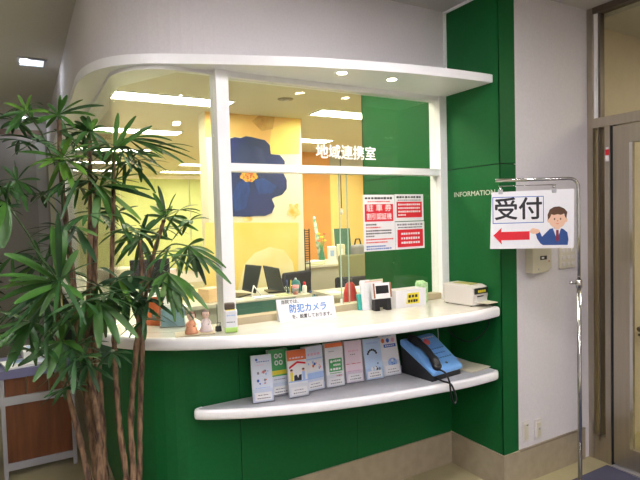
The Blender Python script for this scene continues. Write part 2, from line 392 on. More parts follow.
# ceiling lights ---------------------------------------------------------
def panel_light(name, x, y, z, sx, sy, m, label, group, framem=M_white):
    t = thing(name, label, 'ceiling light', (x, y, z), 0, group)
    fr = .02
    for a, b in (((-sx/2-fr, -sy/2-fr, -.012), (sx/2+fr, -sy/2, 0)), ((-sx/2-fr, sy/2, -.012), (sx/2+fr, sy/2+fr, 0)), ((-sx/2-fr, -sy/2, -.012), (-sx/2, sy/2, 0)), ((sx/2, -sy/2, -.012), (sx/2+fr, sy/2, 0))): bar('frame', a, b, framem, t)
    bar('diffuser', (-sx/2, -sy/2, -.008), (sx/2, sy/2, -.001), m, t); return t
for x in (-2.6, -1.0):
    for y in (-1.25, -2.6, -4.0): panel_light('ceiling_light', x, y, H, .3, .3, M_lob, 'square lobby ceiling light, %s row out from the counter, %s' % ({-1.25: 'first', -2.6: 'second', -4.0: 'third'}[y], 'near the left wall' if x < -2 else 'near the door mat'), 'lobby ceiling panels')
M_dlt = lamp_mat('corridor_light', (.75, .85, 1), 1.2)
for y in (2.0, 4.26):
    t = panel_light('corridor_light', -2.09, y, H, .15, .17, M_dlt, ('small square recessed light in the grey corridor ceiling above the palm' if y < 3 else 'small square recessed light at the corridor end wall'), 'corridor lights', M_alu)
    lathe('lamp', [(.022, -.010), (.022, -.018), (.01, -.022)], lamp_mat('corridor_lamp', (.9, .93, 1), 160), t, 12, (-.045, -.02, 0))
vx = panel_light('vestibule_light', 2.0, -1.9, 2.62, .9, .25, lamp_mat('vestibule_lamp', (1, .95, .80), 50), 'long ceiling light in the vestibule behind the glass door', None)
ROWS = {.64: 'first', 2.43: 'second', 4.22: 'third', 6.0: 'fourth', 7.75: 'fifth', 9.3: 'last'}; SPOT = {-.98: 'on the side glazing side', 1.1: 'behind the flower pillar line', 3.1: 'along the far right wall'}
for y in (.64, 2.43, 4.22, 6.0, 7.75, 9.3):  # row nearest the window is out of view, added to brighten fin and counter
    for x in (-.98, 1.1, 3.1):
        panel_light('office_light', x, y, HO, 1.05 if x < 0 else 1.2, .27, M_off, 'long bright fluorescent office light, %s row behind the window, %s' % (ROWS[y], SPOT[x]), 'office ceiling lights')
sd = thing('smoke_detector', 'small dark round detector on the office ceiling', 'detector', (-1.33, 1.05, HO)); lathe('body', [(.03, -.022), (.045, -.012), (.05, 0)], M_black, sd)
av = thing('air_vent', 'thin grey round vent in the office ceiling', 'vent', (-.04, 2.05, HO)); lathe('disc', [(.05, -.008), (.07, -.004), (.075, 0)], mat('grey_vent', (.35, .32, .26), .6, noise=.1), av); lathe('cone', [(.02, -.016), (.035, -.009)], M_alu, av)

# office shell ------------------------------------------------------------
M_lime = mat('lime_blind', (.56, .62, .27), .8, noise=.05, scale=20)
ow = struct(bar('wall_office_far', (-1.85, 10.4, 0), (4.6, 10.5, HO), M_wall), 'far office wall')
for i in range(8): bar('blind', (-1.8+i*.8, 10.36, .3), (-1.8+i*.8+.78, 10.38, HO-.06), M_lime, ow)
bar('pelmet', (-1.8, 10.3, HO-.08), (4.6, 10.4, HO), M_white, ow)
M_owall = mat('pale_yellow_wall', (.72, .60, .26), .7, noise=.04, scale=30)
M_orwall = mat('orange_wall', (.74, .34, .08), .7, noise=.12, scale=3)
struct(bar('wall_office_right', (4.6, -.3, 0), (4.7, 10.5, HO), M_owall), 'right office wall')
struct(bar('wall_office_left', (-1.84, 4.6, 0), (-1.75, 10.4, HO), M_owall), 'left office wall')
struct(bar('wall_office_front', (W_COL, -.29, 0), (4.6, -.26, HO), M_owall), 'office side of the front wall')
struct(bar('wall_orange', (.75, 5.4, 0), (2.42, 5.5, HO), M_orwall), 'orange painted office wall beside the flower mural')
lw = struct(bar('wall_recess', (2.42, 6.9, 0), (4.6, 7.0, HO), mat('warm_yellow_wall', (.80, .60, .20), .7, noise=.04)), 'yellow wall of the recess behind the office')
struct(bar('trim_3', (2.42, 5.4, 2.27), (4.6, 5.5, HO), mat('grey_lintel', (.42, .40, .32), .7, noise=.05)), 'grey lintel over the recess')
# mural pillar
mu = sroot('wall_pillar', 'pillar with orange and blue flower mural')
MX0, MX1, MY = -.55, .535, 2.85
M_mcream = mat('mural_cream', (.82, .76, .58), .6, noise=.05, scale=5)
bar('core', (MX0, MY, 0), (MX1, MY+.24, HO), M_mcream, mu)
def mflat(name, poly, m, y): return flat(name, poly, m, mu, MY-y, th=.002)
M_mor = mat('mural_orange', (.78, .44, .14), .6, color2=(.85, .58, .22), scale=2.2)
M_myel = mat('mural_yellow', (.86, .62, .13), .6, color2=(.86, .70, .26), scale=2)
M_mblue = mat('mural_blue', (.022, .036, .17), .6, color2=(.018, .036, .11), scale=3)
M_mblue2 = mat('mural_bright_blue', (.02, .07, .30), .6, color2=(.016, .045, .2), scale=9, stretch=(3, 1, 1))
def mz(px, py): v = at_y(px, py, MY-.01); return (v.x, v.z)
mflat('print_top', [mz(205, 100), mz(302, 112), mz(299.5, 150), mz(262, 150), mz(250, 137), mz(205, 137)], M_mor, .002)
mflat('print_top_patch', [mz(272, 128), mz(299.5, 118), mz(299.5, 154), mz(268, 154)], M_myel, .004)
mflat('print_petal', [mz(252, 121), mz(262, 113), mz(275, 117), mz(273, 129), mz(262, 131)], mat('mural_brown', (.45, .22, .06), .6, color2=(.65, .40, .12), scale=9), .005)
mflat('print_bottom', [mz(205, 222.5), mz(299, 222.5), mz(297, 420), mz(205, 420)], M_myel, .002)
mflat('print_big_petal', [mz(*p) for p in [(238, 290), (245, 264), (255, 253), (270, 247), (284, 250), (293, 262), (296, 282), (292, 300), (240, 300)]], mat('mural_pale_petal', (.88, .80, .48), .6, color2=(.86, .70, .3), scale=4), .004)
fl = []
for p in [(224, 142), (229, 139), (235, 137), (241, 138), (246, 136), (252, 137), (258, 138.5), (265, 140), (270, 145), (271, 154), (280, 155), (285, 161), (285, 167), (283, 172), (287, 180), (287, 189), (282, 195), (275, 197), (272, 199), (275, 206), (272, 213), (265, 216), (255, 216), (248, 217), (240, 216.5), (232, 216.5), (226, 214), (220, 205), (216, 185), (217, 160)]: fl.append(mz(*p))
mflat('print_flower', fl, M_mblue, .006)
for q in ([(236, 185), (247, 176), (250, 190), (246, 208), (236, 212), (231, 200)], [(254, 180), (264, 178), (277, 186), (272, 193), (258, 194)], [(233, 160), (240, 145), (262, 147), (266, 163), (255, 169), (242, 170)]): mflat('print_petal_light', [mz(*p) for p in q], M_mblue2 if q[0][1] > 170 else mat('mural_slate_blue', (.04, .06, .17), .6, color2=(.022, .04, .13), scale=6), .008)
mflat('print_flower_heart', [mz(249+8.5*math.cos(a)*(1+.12*math.sin(5*a)), 175.5+6.5*math.sin(a)*(1+.12*math.sin(7*a))) for a in [2*PI*k/28 for k in range(28)]], mat('mural_gold', (.85, .58, .08), .6, color2=(.6, .14, .05), scale=45), .010)
M_sta = mat('mural_stamen', (.50, .07, .03), .6, noise=.2)
for k in range(12):
    a = 2.4*k; rr_ = 1.6+.42*k
    mflat('print_stamen', [mz(249+rr_*math.cos(a)+1.0*math.cos(b), 175.5+rr_*.75*math.sin(a)+.8*math.sin(b)) for b in [2*PI*j/7 for j in range(7)]], M_sta, .012)
mflat('print_small_flower', [mz(294+6*math.cos(a)*(1+.2*math.sin(5*a)), 211+7.5*math.sin(a)*(1+.2*math.sin(5*a))) for a in [2*PI*k/28 for k in range(28)]], mat('mural_small_gold', (.72, .42, .05), .6, color2=(.86, .74, .4), scale=14), .006)
mflat('print_small_flower', [mz(248+5*math.cos(a), 219+2.5*math.sin(a)) for a in [2*PI*k/16 for k in range(16)]], MATS['mural_small_gold'], .006)

# ================================================================== things
# ---- notices on the glass
def bars(parent, x0, x1, z, h, m, n, y=-.0012, gap=.25):
    w = (x1-x0)/n; vs, fs = [], []
    for i in range(n):
        a = x0+i*w; b = a+w*(1-gap*random.uniform(.5, 1.6)); k = len(vs); hh = h*random.uniform(.7, 1)/2
        vs += [(a, y, z-hh), (b, y, z-hh), (b, y, z+hh), (a, y, z+hh)]; fs.append((k, k+1, k+2, k+3))
    me = bpy.data.meshes.new('mesh'); me.from_pydata(vs, [], fs); return link('print_line', me, m, parent)
def sheet(name, w, h, label, cat, loc, rot=None, m=M_paper, group=None, th=.001):
    t = thing(name, label, cat, loc, 0, group, rot); flat('paper', rect(0, w, 0, h), m, t, 0, th=th); return t
na = sheet('notice_sheet', .214, .310, 'tall white notice with red parking ticket panel taped inside the window', 'notice', (-.594, .022, 1.308))
bars(na, .012, .202, .291, .013, M_ink, 9); bars(na, .03, .185, .272, .007, M_red, 10)
flat('red_panel', rect(.010, .203, .163, .258), M_red, na, -.0008)
M_wprint = mat('white_print', (.88, .86, .86), .5, noise=.02)
text('lettering', '駐 車 券', M_wprint, na, .042, (.106, -.0016, .235), bold=.0004, sx=1.15); text('lettering', '割引認証機', M_wprint, na, .038, (.106, -.0016, .188), bold=.0004, sx=.9)
for i, (z, n, m) in enumerate(((.146, 5, M_ink), (.130, 7, M_red), (.112, 12, M_ink), (.097, 12, M_ink), (.082, 4, M_ink), (.064, 13, M_red), (.048, 10, M_red), (.026, 9, M_blue), (.012, 12, M_blue))): bars(na, .016, .016+.0145*n, z, .009, m, n)
nb = sheet('notice_sheet', .208, .152, 'upper small white notice with red box beside the tall notice', 'notice', (-.378, .022, 1.468))
bars(nb, .012, .196, .136, .012, M_ink, 9); bars(nb, .02, .19, .119, .006, M_grey, 12)
flat('red_panel', rect(.012, .196, .020, .110), M_red, nb, -.0008)
for z in (.094, .074, .054, .035): bars(nb, .022, .185 if z > .04 else .08, z, .011, M_wprint, 11 if z > .04 else 4, -.0014)
nc = sheet('notice_sheet', .212, .156, 'lower small white notice with red box beside the tall notice', 'notice', (-.378, .022, 1.308))
bars(nc, .012, .200, .140, .010, M_grey, 10); bars(nc, .02, .195, .124, .006, M_ink, 12)
flat('red_panel', rect(.014, .200, .012, .112), M_red, nc, -.0008)
for z in (.088, .062, .037): bars(nc, .04, .178, z, .014, M_wprint, 8, -.0014)

# ---- reception direction sign on its chrome stand
pA = at(490, 192, 2.62); pB = at(574, 189, 2.62)
ang = math.atan2(pB.y-pA.y, pB.x-pA.x)
pole_xy = at(579, 300, 2.62)
st = thing('sign_stand', 'slim chrome floor stand with bent top arm holding the reception sign', 'sign stand', (pole_xy.x, pole_xy.y, .0082), ang)
TZ = 1.652
tube('pole', [(0, 0, .02), (0, 0, 1.15)], .0105, M_chrome, st, 12)
arm = [(0, 0, 1.13)] + [(0, 0, 1.4)] + [(-.045+.045*math.cos(a), 0, TZ-.045+.045*math.sin(a)) for a in [PI/2*k/8 for k in range(9)]] + [(-.41, 0, TZ)]
tube('arm', arm, .0085, M_chrome, st, 12)
lathe('clamp_collar', [(.011, 1.105), (.016, 1.11), (.016, 1.145), (.011, 1.15)], M_chrome, st, 14)
tube('clamp_knob', [(-.012, 0, 1.13), (-.045, 0, 1.135)], [.004, .009], M_chrome, st, 8)
lathe('base', [(.16, 0), (.16, .012), (.14, .02), (.02, .024), (.012, .05)], M_chrome, st, 32)
sx0 = -.375
sg = thing('hanging_sign', 'white reception sign with red left arrow and drawn man in blue suit', 'sign', tuple(Vector((pole_xy.x, pole_xy.y, 0)) + Vector((math.cos(ang)*-.440, math.sin(ang)*-.440, 1.316))), ang)
SW, SH = .420, .292
flat('board', [(0, .006), (SW-.004, 0), (SW, SH+.002), (.012, SH-.006)], M_paper, sg, 0, th=.004)
for x, px in ((.055, 0), (.32, 1)):
    lathe('clip_hook', [(.006, 0), (.006, .028)], M_chrome, sg, 10, (x, .002, SH-.004)); box('clip_jaw', (.022, .012, .024), M_alu, sg, (x, .002, SH-.004), bevel=.002)
tube('hanger_wire', [(.045, .002, SH+.024), (.33, .002, SH+.024)], .0022, M_chrome, sg, 6)
flat('blue_frame', rect(.014, .268, .130, .262), M_blue, sg, -.0006); flat('frame_field', rect(.0175, .2645, .1335, .2585), M_paper, sg, -.0010)
text('lettering', '受付', M_ink, sg, .116, (.141, -.0016, .194), bold=.0022, sx=1.05)
flat('red_arrow', [(.016, .072), (.058, .110), (.055, .089), (.196, .089), (.196, .047), (.055, .047), (.058, .026)], M_red, sg, -.0008)
# drawn man
bx, bz = .322, .15
flat('drawn_suit', [(.262, .018), (.385, .016), (.389, .045), (.384, .078), (.364, .096), (.330, .104), (.297, .098), (.276, .078), (.258, .060), (.246, .088), (.226, .078), (.234, .050), (.250, .026)], M_suit, sg, -.0008)
flat('drawn_shirt', [(.312, .100), (.352, .100), (.340, .062), (.334, .040), (.326, .062)], M_paper, sg, -.0012)
flat('drawn_tie', [(.328, .092), (.340, .092), (.342, .044), (.334, .030), (.326, .044)], mat('maroon_print', (.22, .02, .05), .5, noise=.05), sg, -.0016)
flat('drawn_hand', ell(.222, .088, .026, .013, 16), M_skin, sg, -.0012); flat('drawn_thumb', ell(.214, .098, .010, .006, 12), M_skin, sg, -.0014)
flat('drawn_neck', rect(.322, .346, .095, .115), M_skin, sg, -.0014)
flat('drawn_face', ell(.334, .142, .042, .042, 28), M_skin, sg, -.0016)
for x in (.292, .377): flat('drawn_ear', ell(x, .140, .008, .011, 12), M_skin, sg, -.0012)
flat('drawn_hair', [(.287, .142), (.286, .168), (.297, .194), (.318, .206), (.345, .208), (.368, .198), (.384, .180), (.381, .164), (.379, .146), (.372, .158), (.368, .172), (.352, .166), (.336, .170), (.318, .166), (.304, .170), (.299, .156)], M_hair, sg, -.0020)
for x in (.320, .350): flat('drawn_eye', ell(x, .146, .0035, .0055, 10), M_hair, sg, -.0022)
flat('drawn_mouth', [(.322, .128), (.334, .123), (.347, .128), (.334, .120)], M_red, sg, -.0022)
flat('drawn_nose', ell(.335, .137, .004, .003, 8), M_orange, sg, -.0022)

# ---- leaflets in acrylic holders on the shelf
SHZ = .654 + .0015
def leaflet(x, y, rz, lean, h, w, th, base, label, art, cardw=.8):
    hd = thing('leaflet_holder', 'clear acrylic leaflet holder with white card ' + label, 'leaflet holder', (x, y, SHZ), 0, 'acrylic leaflet holders on the shelf', (-lean, 0, rz))
    flat('back_plate', rect(-.002, w+.002, .004, h*.8), M_acr, hd, th+.004, th=.002); flat('front_lip', rect(-.002, w+.002, .003, h*.3), M_acr, hd, -.003, th=.002)
    box('foot', (w+.004, th+.007, .003), M_acr, hd, (w/2, th/2+.001, .0025))
    flat('card', rect(w*(1-cardw)/2, w*(1+cardw)/2, .012, .012+h*.17), M_paper, hd, -.0042); bars(hd, w*.25, w*.75, .036, .004, M_grey, 4, -.0048); bars(hd, w*.2, w*.85, .022, .005, M_grey, 6, -.0048)
    st = thing('leaflet_stack', base, 'leaflets', (x, y, SHZ), 0, 'leaflets on the shelf', (-lean, 0, rz))
    box('pages', (w-.002, th, h), M_paper, st, (w/2, th/2+.0006, h/2+.0045)); art(st, w, h+.0045); return st
def band(st, w, z0, z1, m, y=0.0): flat('print_band', rect(.001, w-.001, z0, z1), m, st, y-.0003)
def blobs(st, x0, x1, z0, z1, mats, n, r=.006):
    for i in range(n):
        m = mats[i % len(mats)]; cx, cz = random.uniform(x0, x1), random.uniform(z0, z1); rr = r*random.uniform(.6, 1.2); flat('print_figure', ell(cx, cz, rr, rr*random.uniform(.7, 1.5), 8), m, st, -.0010-.00003*i)
M_pale = mat('pale_blue_paper', (.68, .74, .86), .6, noise=.03)
def art_a(s, w, h):
    band(s, w, .006, h, M_pale, .0003); bars(s, .025, .09, h-.03, .004, M_blue, 6, -.0008); bars(s, .02, .06, h-.045, .003, M_pink, 5, -.0008); flat('print_emblem', ell(.026, h-.02, .006, .006, 10), M_blue, s, -.0008)
    blobs(s, .025, w-.02, .085, .145, [M_lblue, M_orange, M_blue, M_grey, M_pale], 16); bars(s, .015, w-.012, .068, .004, M_lblue, 8, -.0008)
def art_b(s, w, h):
    band(s, w, h-.125, h, M_gprint); band(s, w, h-.118, h-.098, M_yel, -.0003); 
    for i, (cx, cz) in enumerate(((.038, h-.03), (.06, h-.03), (.038, h-.062), (.06, h-.062))): flat('print_ring', ell(cx, cz, .010, .012, 14), M_paper, s, -.0010); flat('print_ring_hole', ell(cx, cz, .005, .007, 10), M_gprint, s, -.0014)
    band(s, w, .006, h-.126, M_pale); bars(s, .02, w-.02, h-.14, .004, M_grey, 6, -.0008); band(s, w, .006, .03, M_grey, -.0003)
def art_c(s, w, h):
    band(s, w, h-.048, h, M_orange); bars(s, .012, w-.012, h-.036, .008, M_lpink, 5, -.0010); flat('print_arc', [(.008, h-.075), (.05, h-.052), (w-.006, h-.062), (w-.006, h-.070), (.05, h-.062), (.008, h-.086)], M_red, s, -.0008)
    band(s, w, .072, .078, M_lblue); 
    for x, m, m2 in ((.018, M_yel, M_orange), (.078, M_lblue, M_lblue)):
        flat('print_person', rect(x-.007, x+.007, .078, .118), m, s, -.0009); flat('print_person_head', ell(x, .124, .007, .008, 10), M_skin, s, -.0011); flat('print_person_hair', ell(x, .129, .007, .005, 10), M_hair, s, -.0013)
    flat('print_wheelchair', [(.028, .078), (.066, .078), (.068, .105), (.055, .104), (.05, .09), (.042, .106), (.03, .102)], M_ink, s, -.0009)
def art_d(s, w, h):
    band(s, w, .006, h, M_pale, .0003); bars(s, .02, w-.015, h-.038, .014, M_pink, 4, -.0008); band(s, w, h-.062, h-.058, M_lblue, -.0003); flat('print_field', rect(.014, w-.008, .098, .148), M_paper, s, -.0008); blobs(s, .02, w-.016, .105, .142, [M_pink, M_lblue, M_orange, M_blue], 10, .005); band(s, w, .06, .09, M_lblue, -.0003)
def art_e(s, w, h):
    band(s, w, h-.02, h, M_orange); bars(s, .02, .05, h-.04, .004, M_grey, 4, -.0008); flat('print_panel', rect(.018, w-.010, .078, .142), M_gprint, s, -.0008); flat('print_spot', ell(.032, .128, .007, .007, 10), M_paper, s, -.0012)
    for z in (.130, .110, .090): bars(s, .042 if z > .1 else .024, w-.016, z, .012, M_paper, 4, -.0012)
    bars(s, .02, w-.014, .070, .005, M_gprint, 8, -.0008); bars(s, .055, w-.012, .056, .006, M_red, 3, -.0008)
def art_f(s, w, h):
    band(s, w, .006, h, M_lpink, .0003); bars(s, .02, w-.02, h-.05, .010, M_pink, 5, -.0008); bars(s, .03, .06, h-.068, .005, M_grey, 3, -.0008); bars(s, .006, w-.006, .098, .003, M_red, 3, -.0008); bars(s, .012, w-.012, .062, .005, M_pink, 8, -.0008)
def art_g(s, w, h):
    band(s, w, .006, h, mat('sky_paper', (.50, .66, .88), .6, noise=.04), .0003); bars(s, .02, w-.012, h-.022, .010, M_lblue, 6, -.0008)
    for i in range(7): a = .3+i*.42; flat('print_bead', ell(.048-.026*math.cos(a), .128+.026*math.sin(a), .006, .006, 8), M_ink, s, -.0010)
    blobs(s, .035, w-.02, .05, .085, [M_ink, M_paper, M_grey], 8, .007)
def art_h(s, w, h):
    bars(s, .03, w-.012, h-.034, .008, M_orange, 4, -.0008); bars(s, .02, w-.03, h-.062, .006, M_lblue, 4, -.0008)
    for x, m in ((.02, M_orange), (.05, M_blue), (.082, M_pink)): flat('print_mark', ell(x, h-.086, .010, .012, 12), m, s, -.0010)
    flat('print_label', rect(.022, w-.012, h-.122, h-.106), M_blue, s, -.0008); bars(s, .03, w-.02, h-.114, .007, M_paper, 5, -.0012); flat('print_globe', ell(.062, .070, .028, .024, 20), M_lblue, s, -.0008); blobs(s, .045, .08, .055, .085, [M_blue, M_paper], 7, .006); bars(s, .018, w-.012, .034, .006, M_ink, 6, -.0008)
data = [
 (-1.322, -.118, -.20, .17, .212, .098, .018, 'pale blue leaflets with small map drawing and blue emblem', art_a, 'holding the pale map leaflets'),
 (-1.218, -.088, -.08, .14, .216, .100, .034, 'green topped leaflets with four white rings', art_b, 'behind, with the green ringed leaflets'),
 (-1.150, -.148, -.12, .16, .216, .098, .018, 'orange headed leaflets picturing people with a wheelchair', art_c, 'with the orange wheelchair leaflets'),
 (-1.046, -.118, .02, .10, .212, .106, .030, 'lavender leaflets with pink title and small coloured figures', art_d, 'with the lavender leaflets'),
 (-.932, -.122, -.10, .10, .214, .100, .026, 'white leaflets with square green panel and orange top', art_e, 'with the green panel leaflets'),
 (-.815, -.118, -.14, .12, .208, .098, .022, 'pale pink leaflets with thin red lines', art_f, 'with the pale pink leaflets'),
 (-.706, -.136, -.10, .17, .206, .104, .024, 'sky blue leaflets with arc of black beads', art_g, 'with the sky blue leaflets'),
 (-.592, -.136, -.08, .24, .268, .108, .010, 'tall white leaflets with blue globe picture beside the blue telephone', art_h, 'with the tall globe leaflets')]
for x, y, rz, ln, h, w, th, base, art, hl in data: leaflet(x, y, rz, ln, h, w, th, base, hl, art)

# ---- blue telephone
M_ph = mat('phone_blue', (.18, .42, .84), .35, noise=.05, scale=30)
ph = thing('telephone', 'blue public telephone with black handset on the leaflet shelf', 'telephone', (-.448, -.346, SHZ), .12)
pw, pd = .232, .225
def wedge(name, prof, x0, x1, m, parent, bev=.006):
    bm = bmesh.new(); a = [bm.verts.new((x0, y, z)) for y, z in prof]; b = [bm.verts.new((x1, y, z)) for y, z in prof]; n = len(prof)
    bm.faces.new(a); bm.faces.new(b[::-1])
    for i in range(n): bm.faces.new((a[i], b[i], b[(i+1) % n], a[(i+1) % n]))
    bmesh.ops.recalc_face_normals(bm, faces=bm.faces)
    if bev: bmesh.ops.bevel(bm, geom=list(bm.edges), offset=bev, segments=2, affect='EDGES', profile=.5)
    return link(name, me_bm(bm), m, parent)
wedge('base', [(.008, 0), (pd, 0), (pd, .150), (.008, .032)], .006, pw-.006, M_black, ph, .004)
wedge('shell', [(-.004, .028), (-.006, .052), (pd-.03, .184), (pd+.004, .182), (pd+.004, .150), (.06, .062)], 0, pw, M_ph, ph, .009)
slope = math.atan2(.184-.052, pd-.024)
def on_ph(u, v, h=0): # u across, v along the slope from the front
    return (u, -.006+v*math.cos(slope)-h*math.sin(slope), .052+v*math.sin(slope)+h*math.cos(slope))
o = box('cradle', (.075, .205, .006), M_ph, ph, on_ph(.041, .128, .003), (slope, 0, 0), .003)
hp = [on_ph(.041, .025, .012), on_ph(.041, .06, .028), on_ph(.041, .12, .036), on_ph(.041, .18, .028), on_ph(.041, .225, .012)]
hset = tube('handset', catmull(hp, 4), [.024]*5+[.018]*7+[.024]*5, M_black, ph, 12)
lathe('earpiece', [(.022, -.006), (.026, .0), (.026, .018), (.02, .022)], M_black, hset, 18, on_ph(.041, .222, .004), (slope, 0, 0)); lathe('mouthpiece', [(.022, -.006), (.026, .0), (.026, .018), (.02, .022)], M_black, hset, 18, on_ph(.041, .028, .004), (slope, 0, 0))
lathe('red_button', [(.020, 0), (.020, .006), (.016, .009)], mat('coral_button', (.85, .16, .18), .4, noise=.05), ph, 18, on_ph(.128, .192, .001), (slope, 0, 0))
for v, n in ((.222, 6), (.14, 6), (.108, 5), (.076, 6)):
    for i in range(n): box('key_legend', (.012, .007, .0016), M_paper if v > .2 else MATS['phone_blue_dark'] if 'phone_blue_dark' in MATS else mat('phone_blue_dark', (.05, .17, .45), .4, noise=.05), ph, on_ph(.112+i*.0185, v, .001), (slope, 0, 0))
lathe('lock', [(.007, 0), (.007, .002), (.004, .003)], M_chrome, ph, 12, on_ph(.135, .038, .001), (slope, 0, 0))
cord = [Vector(p)-Vector((.020, 0, 0)) for p in [on_ph(.06, .022, .0), (.060, -.045, .055), (.058, -.074, .015), (.054, -.084, -.03), (.060, -.088, -.075), (.076, -.090, -.092), (.088, -.090, -.072), (.080, -.086, -.035), (.066, -.074, .004), (.060, -.03, .008), (.06, .012, .014)]]
tube('cord', catmull(cord, 5), .0048, M_black, ph, 8)
# papers beside the phone
pp = thing('paper_pad', 'cream paper pad lying at the end of the shelf beside the telephone', 'paper', (-.165, -.345, SHZ), .1)
for i in range(3): box('sheet', (.14, .18, .0022), mat('cream_paper', (.70, .66, .50), .6, noise=.05), pp, (.07+.004*i, .1-.004*i, .0012+.0023*i), (0, 0, .05*i))
cb = tag(tube('cable', catmull([(-.215, -.13, .948), (-.215, -.13, .88), (-.21, -.125, .78), (-.20, -.05, .70), (-.185, -.02, .66)], 4), .003, mat('grey_cable', (.5, .5, .48), .5, noise=.05), None, 6), 'thin pale cable hanging from the counter underside behind the telephone', 'cable')
tag(tube('power_cord', catmull([(-.16, -.10, .948), (-.13, -.09, .88), (-.08, -.12, .80), (-.03, -.20, .78), (-.02, -.30, .86), (-.03, -.34, .948)], 5), .0035, M_black, None, 6), 'black power cord looping below the counter beside the green fin', 'cord')
cc = thing('clamp_disc', 'small round metal disc fixed under the counter edge', 'fitting', (-.14, -.32, .948)); lathe('disc', [(.018, -.010), (.022, -.006), (.022, 0)], M_chrome, cc, 16)

# ---- things on the counter
CZ = 1.0005
# camera notice card
cd = thing('tent_card', 'white tent card about security cameras standing on the counter', 'card', (-1.160, -.062, CZ), 0, None, (0, 0, -.16))
lean = .24
front = flat('front_leaf', [(.012, 0), (.305, 0), (.298, .112), (0, .112)], M_paper, cd, 0, th=.001); front.rotation_euler = (-lean, 0, 0)
bk = flat('back_leaf', [(.012, 0), (.305, 0), (.298, .112), (0, .112)], M_paper, cd, 0, (0, .052, 0), th=.001); bk.rotation_euler = (lean, 0, 0)
text('lettering', '当院では、', M_ink, front, .021, (.022, -.001, .096), bold=.0004, align='LEFT'); text('lettering', '防犯カメラ', mat('sky_blue_ink', (.05, .22, .62), .5, noise=.05), front, .043, (.160, -.001, .060), bold=.0010, sx=.92); text('lettering', 'を、設置しております。', M_ink, front, .021, (.292, -.001, .022), bold=.0004, align='RIGHT', sx=.95)
# spray bottle with label
bo = thing('sanitizer_bottle', 'white labelled bottle with brown top and green base by the window post', 'bottle', (-1.418, -.125, CZ), -.3)
box('body', (.056, .034, .098), mat('label_white', (.78, .80, .84), .35, noise=.03), bo, (0, 0, .055), bevel=.006, seg=2); box('green_band', (.058, .036, .026), mat('label_green', (.42, .66, .16), .4, noise=.05), bo, (0, 0, .016), bevel=.005, seg=2); box('cap', (.046, .030, .030), mat('brown_cap_plastic', (.10, .07, .05), .4, noise=.05), bo, (-.004, 0, .119), bevel=.005, seg=2); box('yellow_strip', (.044, .031, .007), M_yel, bo, (-.002, 0, .102), bevel=.002)
bars(bo, -.018, .02, .080, .006, M_lblue, 4, -.0176); bars(bo, -.02, .02, .050, .006, M_grey, 5, -.0176)
# two dolls on a board
pl = tag(box('doll_board', (.17, .10, .005), mat('beige_board', (.62, .52, .36), .5, noise=.1), None, (-1.560, -.045, CZ+.0026), (0, 0, -.2), .001), 'small beige board under the two little dolls', 'board')
def doll(x, y, dress, hair, label):
    d = thing('doll_figurine', label, 'figurine', (x, y, CZ+.0052), -.4)
    lathe('dress', [(.029, 0), (.030, .006), (.024, .026), (.016, .046), (.011, .056), (.008, .060)], dress, d, 18)
    lathe('head', [(.004, .056), (.014, .062), (.0175, .074), (.0155, .086), (.008, .093), (.001, .095)], mat('doll_skin', (.82, .60, .48), .6, noise=.03), d, 16)
    bm = bmesh.new(); bmesh.ops.create_uvsphere(bm, u_segments=14, v_segments=9, radius=.0205); bmesh.ops.delete(bm, geom=[v for v in bm.verts if v.co.y < -.008 and v.co.z < .007], context='VERTS'); link('hair', me_bm(bm, True), hair, d, (0, .002, .078))
    for s in (-1, 1): tube('arm', [(s*.010, -.002, .052), (s*.020, -.008, .040), (s*.012, -.019, .032)], [.006, .0055, .004], dress, d, 8); lathe('eye', [(.0018, 0), (.001, .001)], M_ink, d, 8, (s*.006, -.0168, .076), (PI/2, 0, 0))
    return d
doll(-1.575, -.052, mat('doll_orange', (.80, .38, .22), .7, noise=.15, scale=80), mat('doll_hair_brown', (.20, .09, .06), .8, noise=.2, scale=120), 'little doll with brown hair in an orange dress')
doll(-1.508, -.048, mat('doll_white', (.80, .70, .70), .7, noise=.08, scale=80), mat('doll_hair_grey', (.24, .18, .17), .8, noise=.2, scale=120), 'little doll with greyish hair in a white dress')
bc = thing('binder_clip', 'small black clip on the counter beside the labelled bottle', 'clip', (-1.455, -.06, CZ)); wedge('jaw', [(-.012, 0), (.012, 0), (.006, .024), (-.006, .024)], -.012, .012, M_black, bc, .002); tube('handle', [(-.006, -.002, .022), (-.008, -.006, .04), (.008, -.006, .04), (.006, -.002, .022)], .0016, M_black, bc, 6)
# black desk stand with white photo frame
hd = thing('desk_stand', 'black and white tilted display stand on the counter', 'stand', (-.612, -.098, CZ), -.12); hd.scale = (1.16, 1.0, 1.12)
wedge('foot', [(0, 0), (.045, 0), (.040, .056), (.006, .056)], .0, .024, M_black, hd, .002); wedge('foot', [(0, 0), (.045, 0), (.040, .056), (.006, .056)], .058, .084, M_black, hd, .002); box('bridge', (.084, .034, .042), M_black, hd, (.042, .024, .036), bevel=.002)
fr = box('frame', (.100, .012, .076), M_paper, hd, (.040, .018, .092), (-.16, 0, 0), .003); box('screen', (.066, .004, .038), M_black, fr, (.002, -.0062, .006), None, .001)
for s, x in ((-1, -.040), (1, .046)): box('brown_edge', (.008, .003, .07), mat('brown_edge', (.36, .13, .06), .5, noise=.1), fr, (x, -.0062, .002))
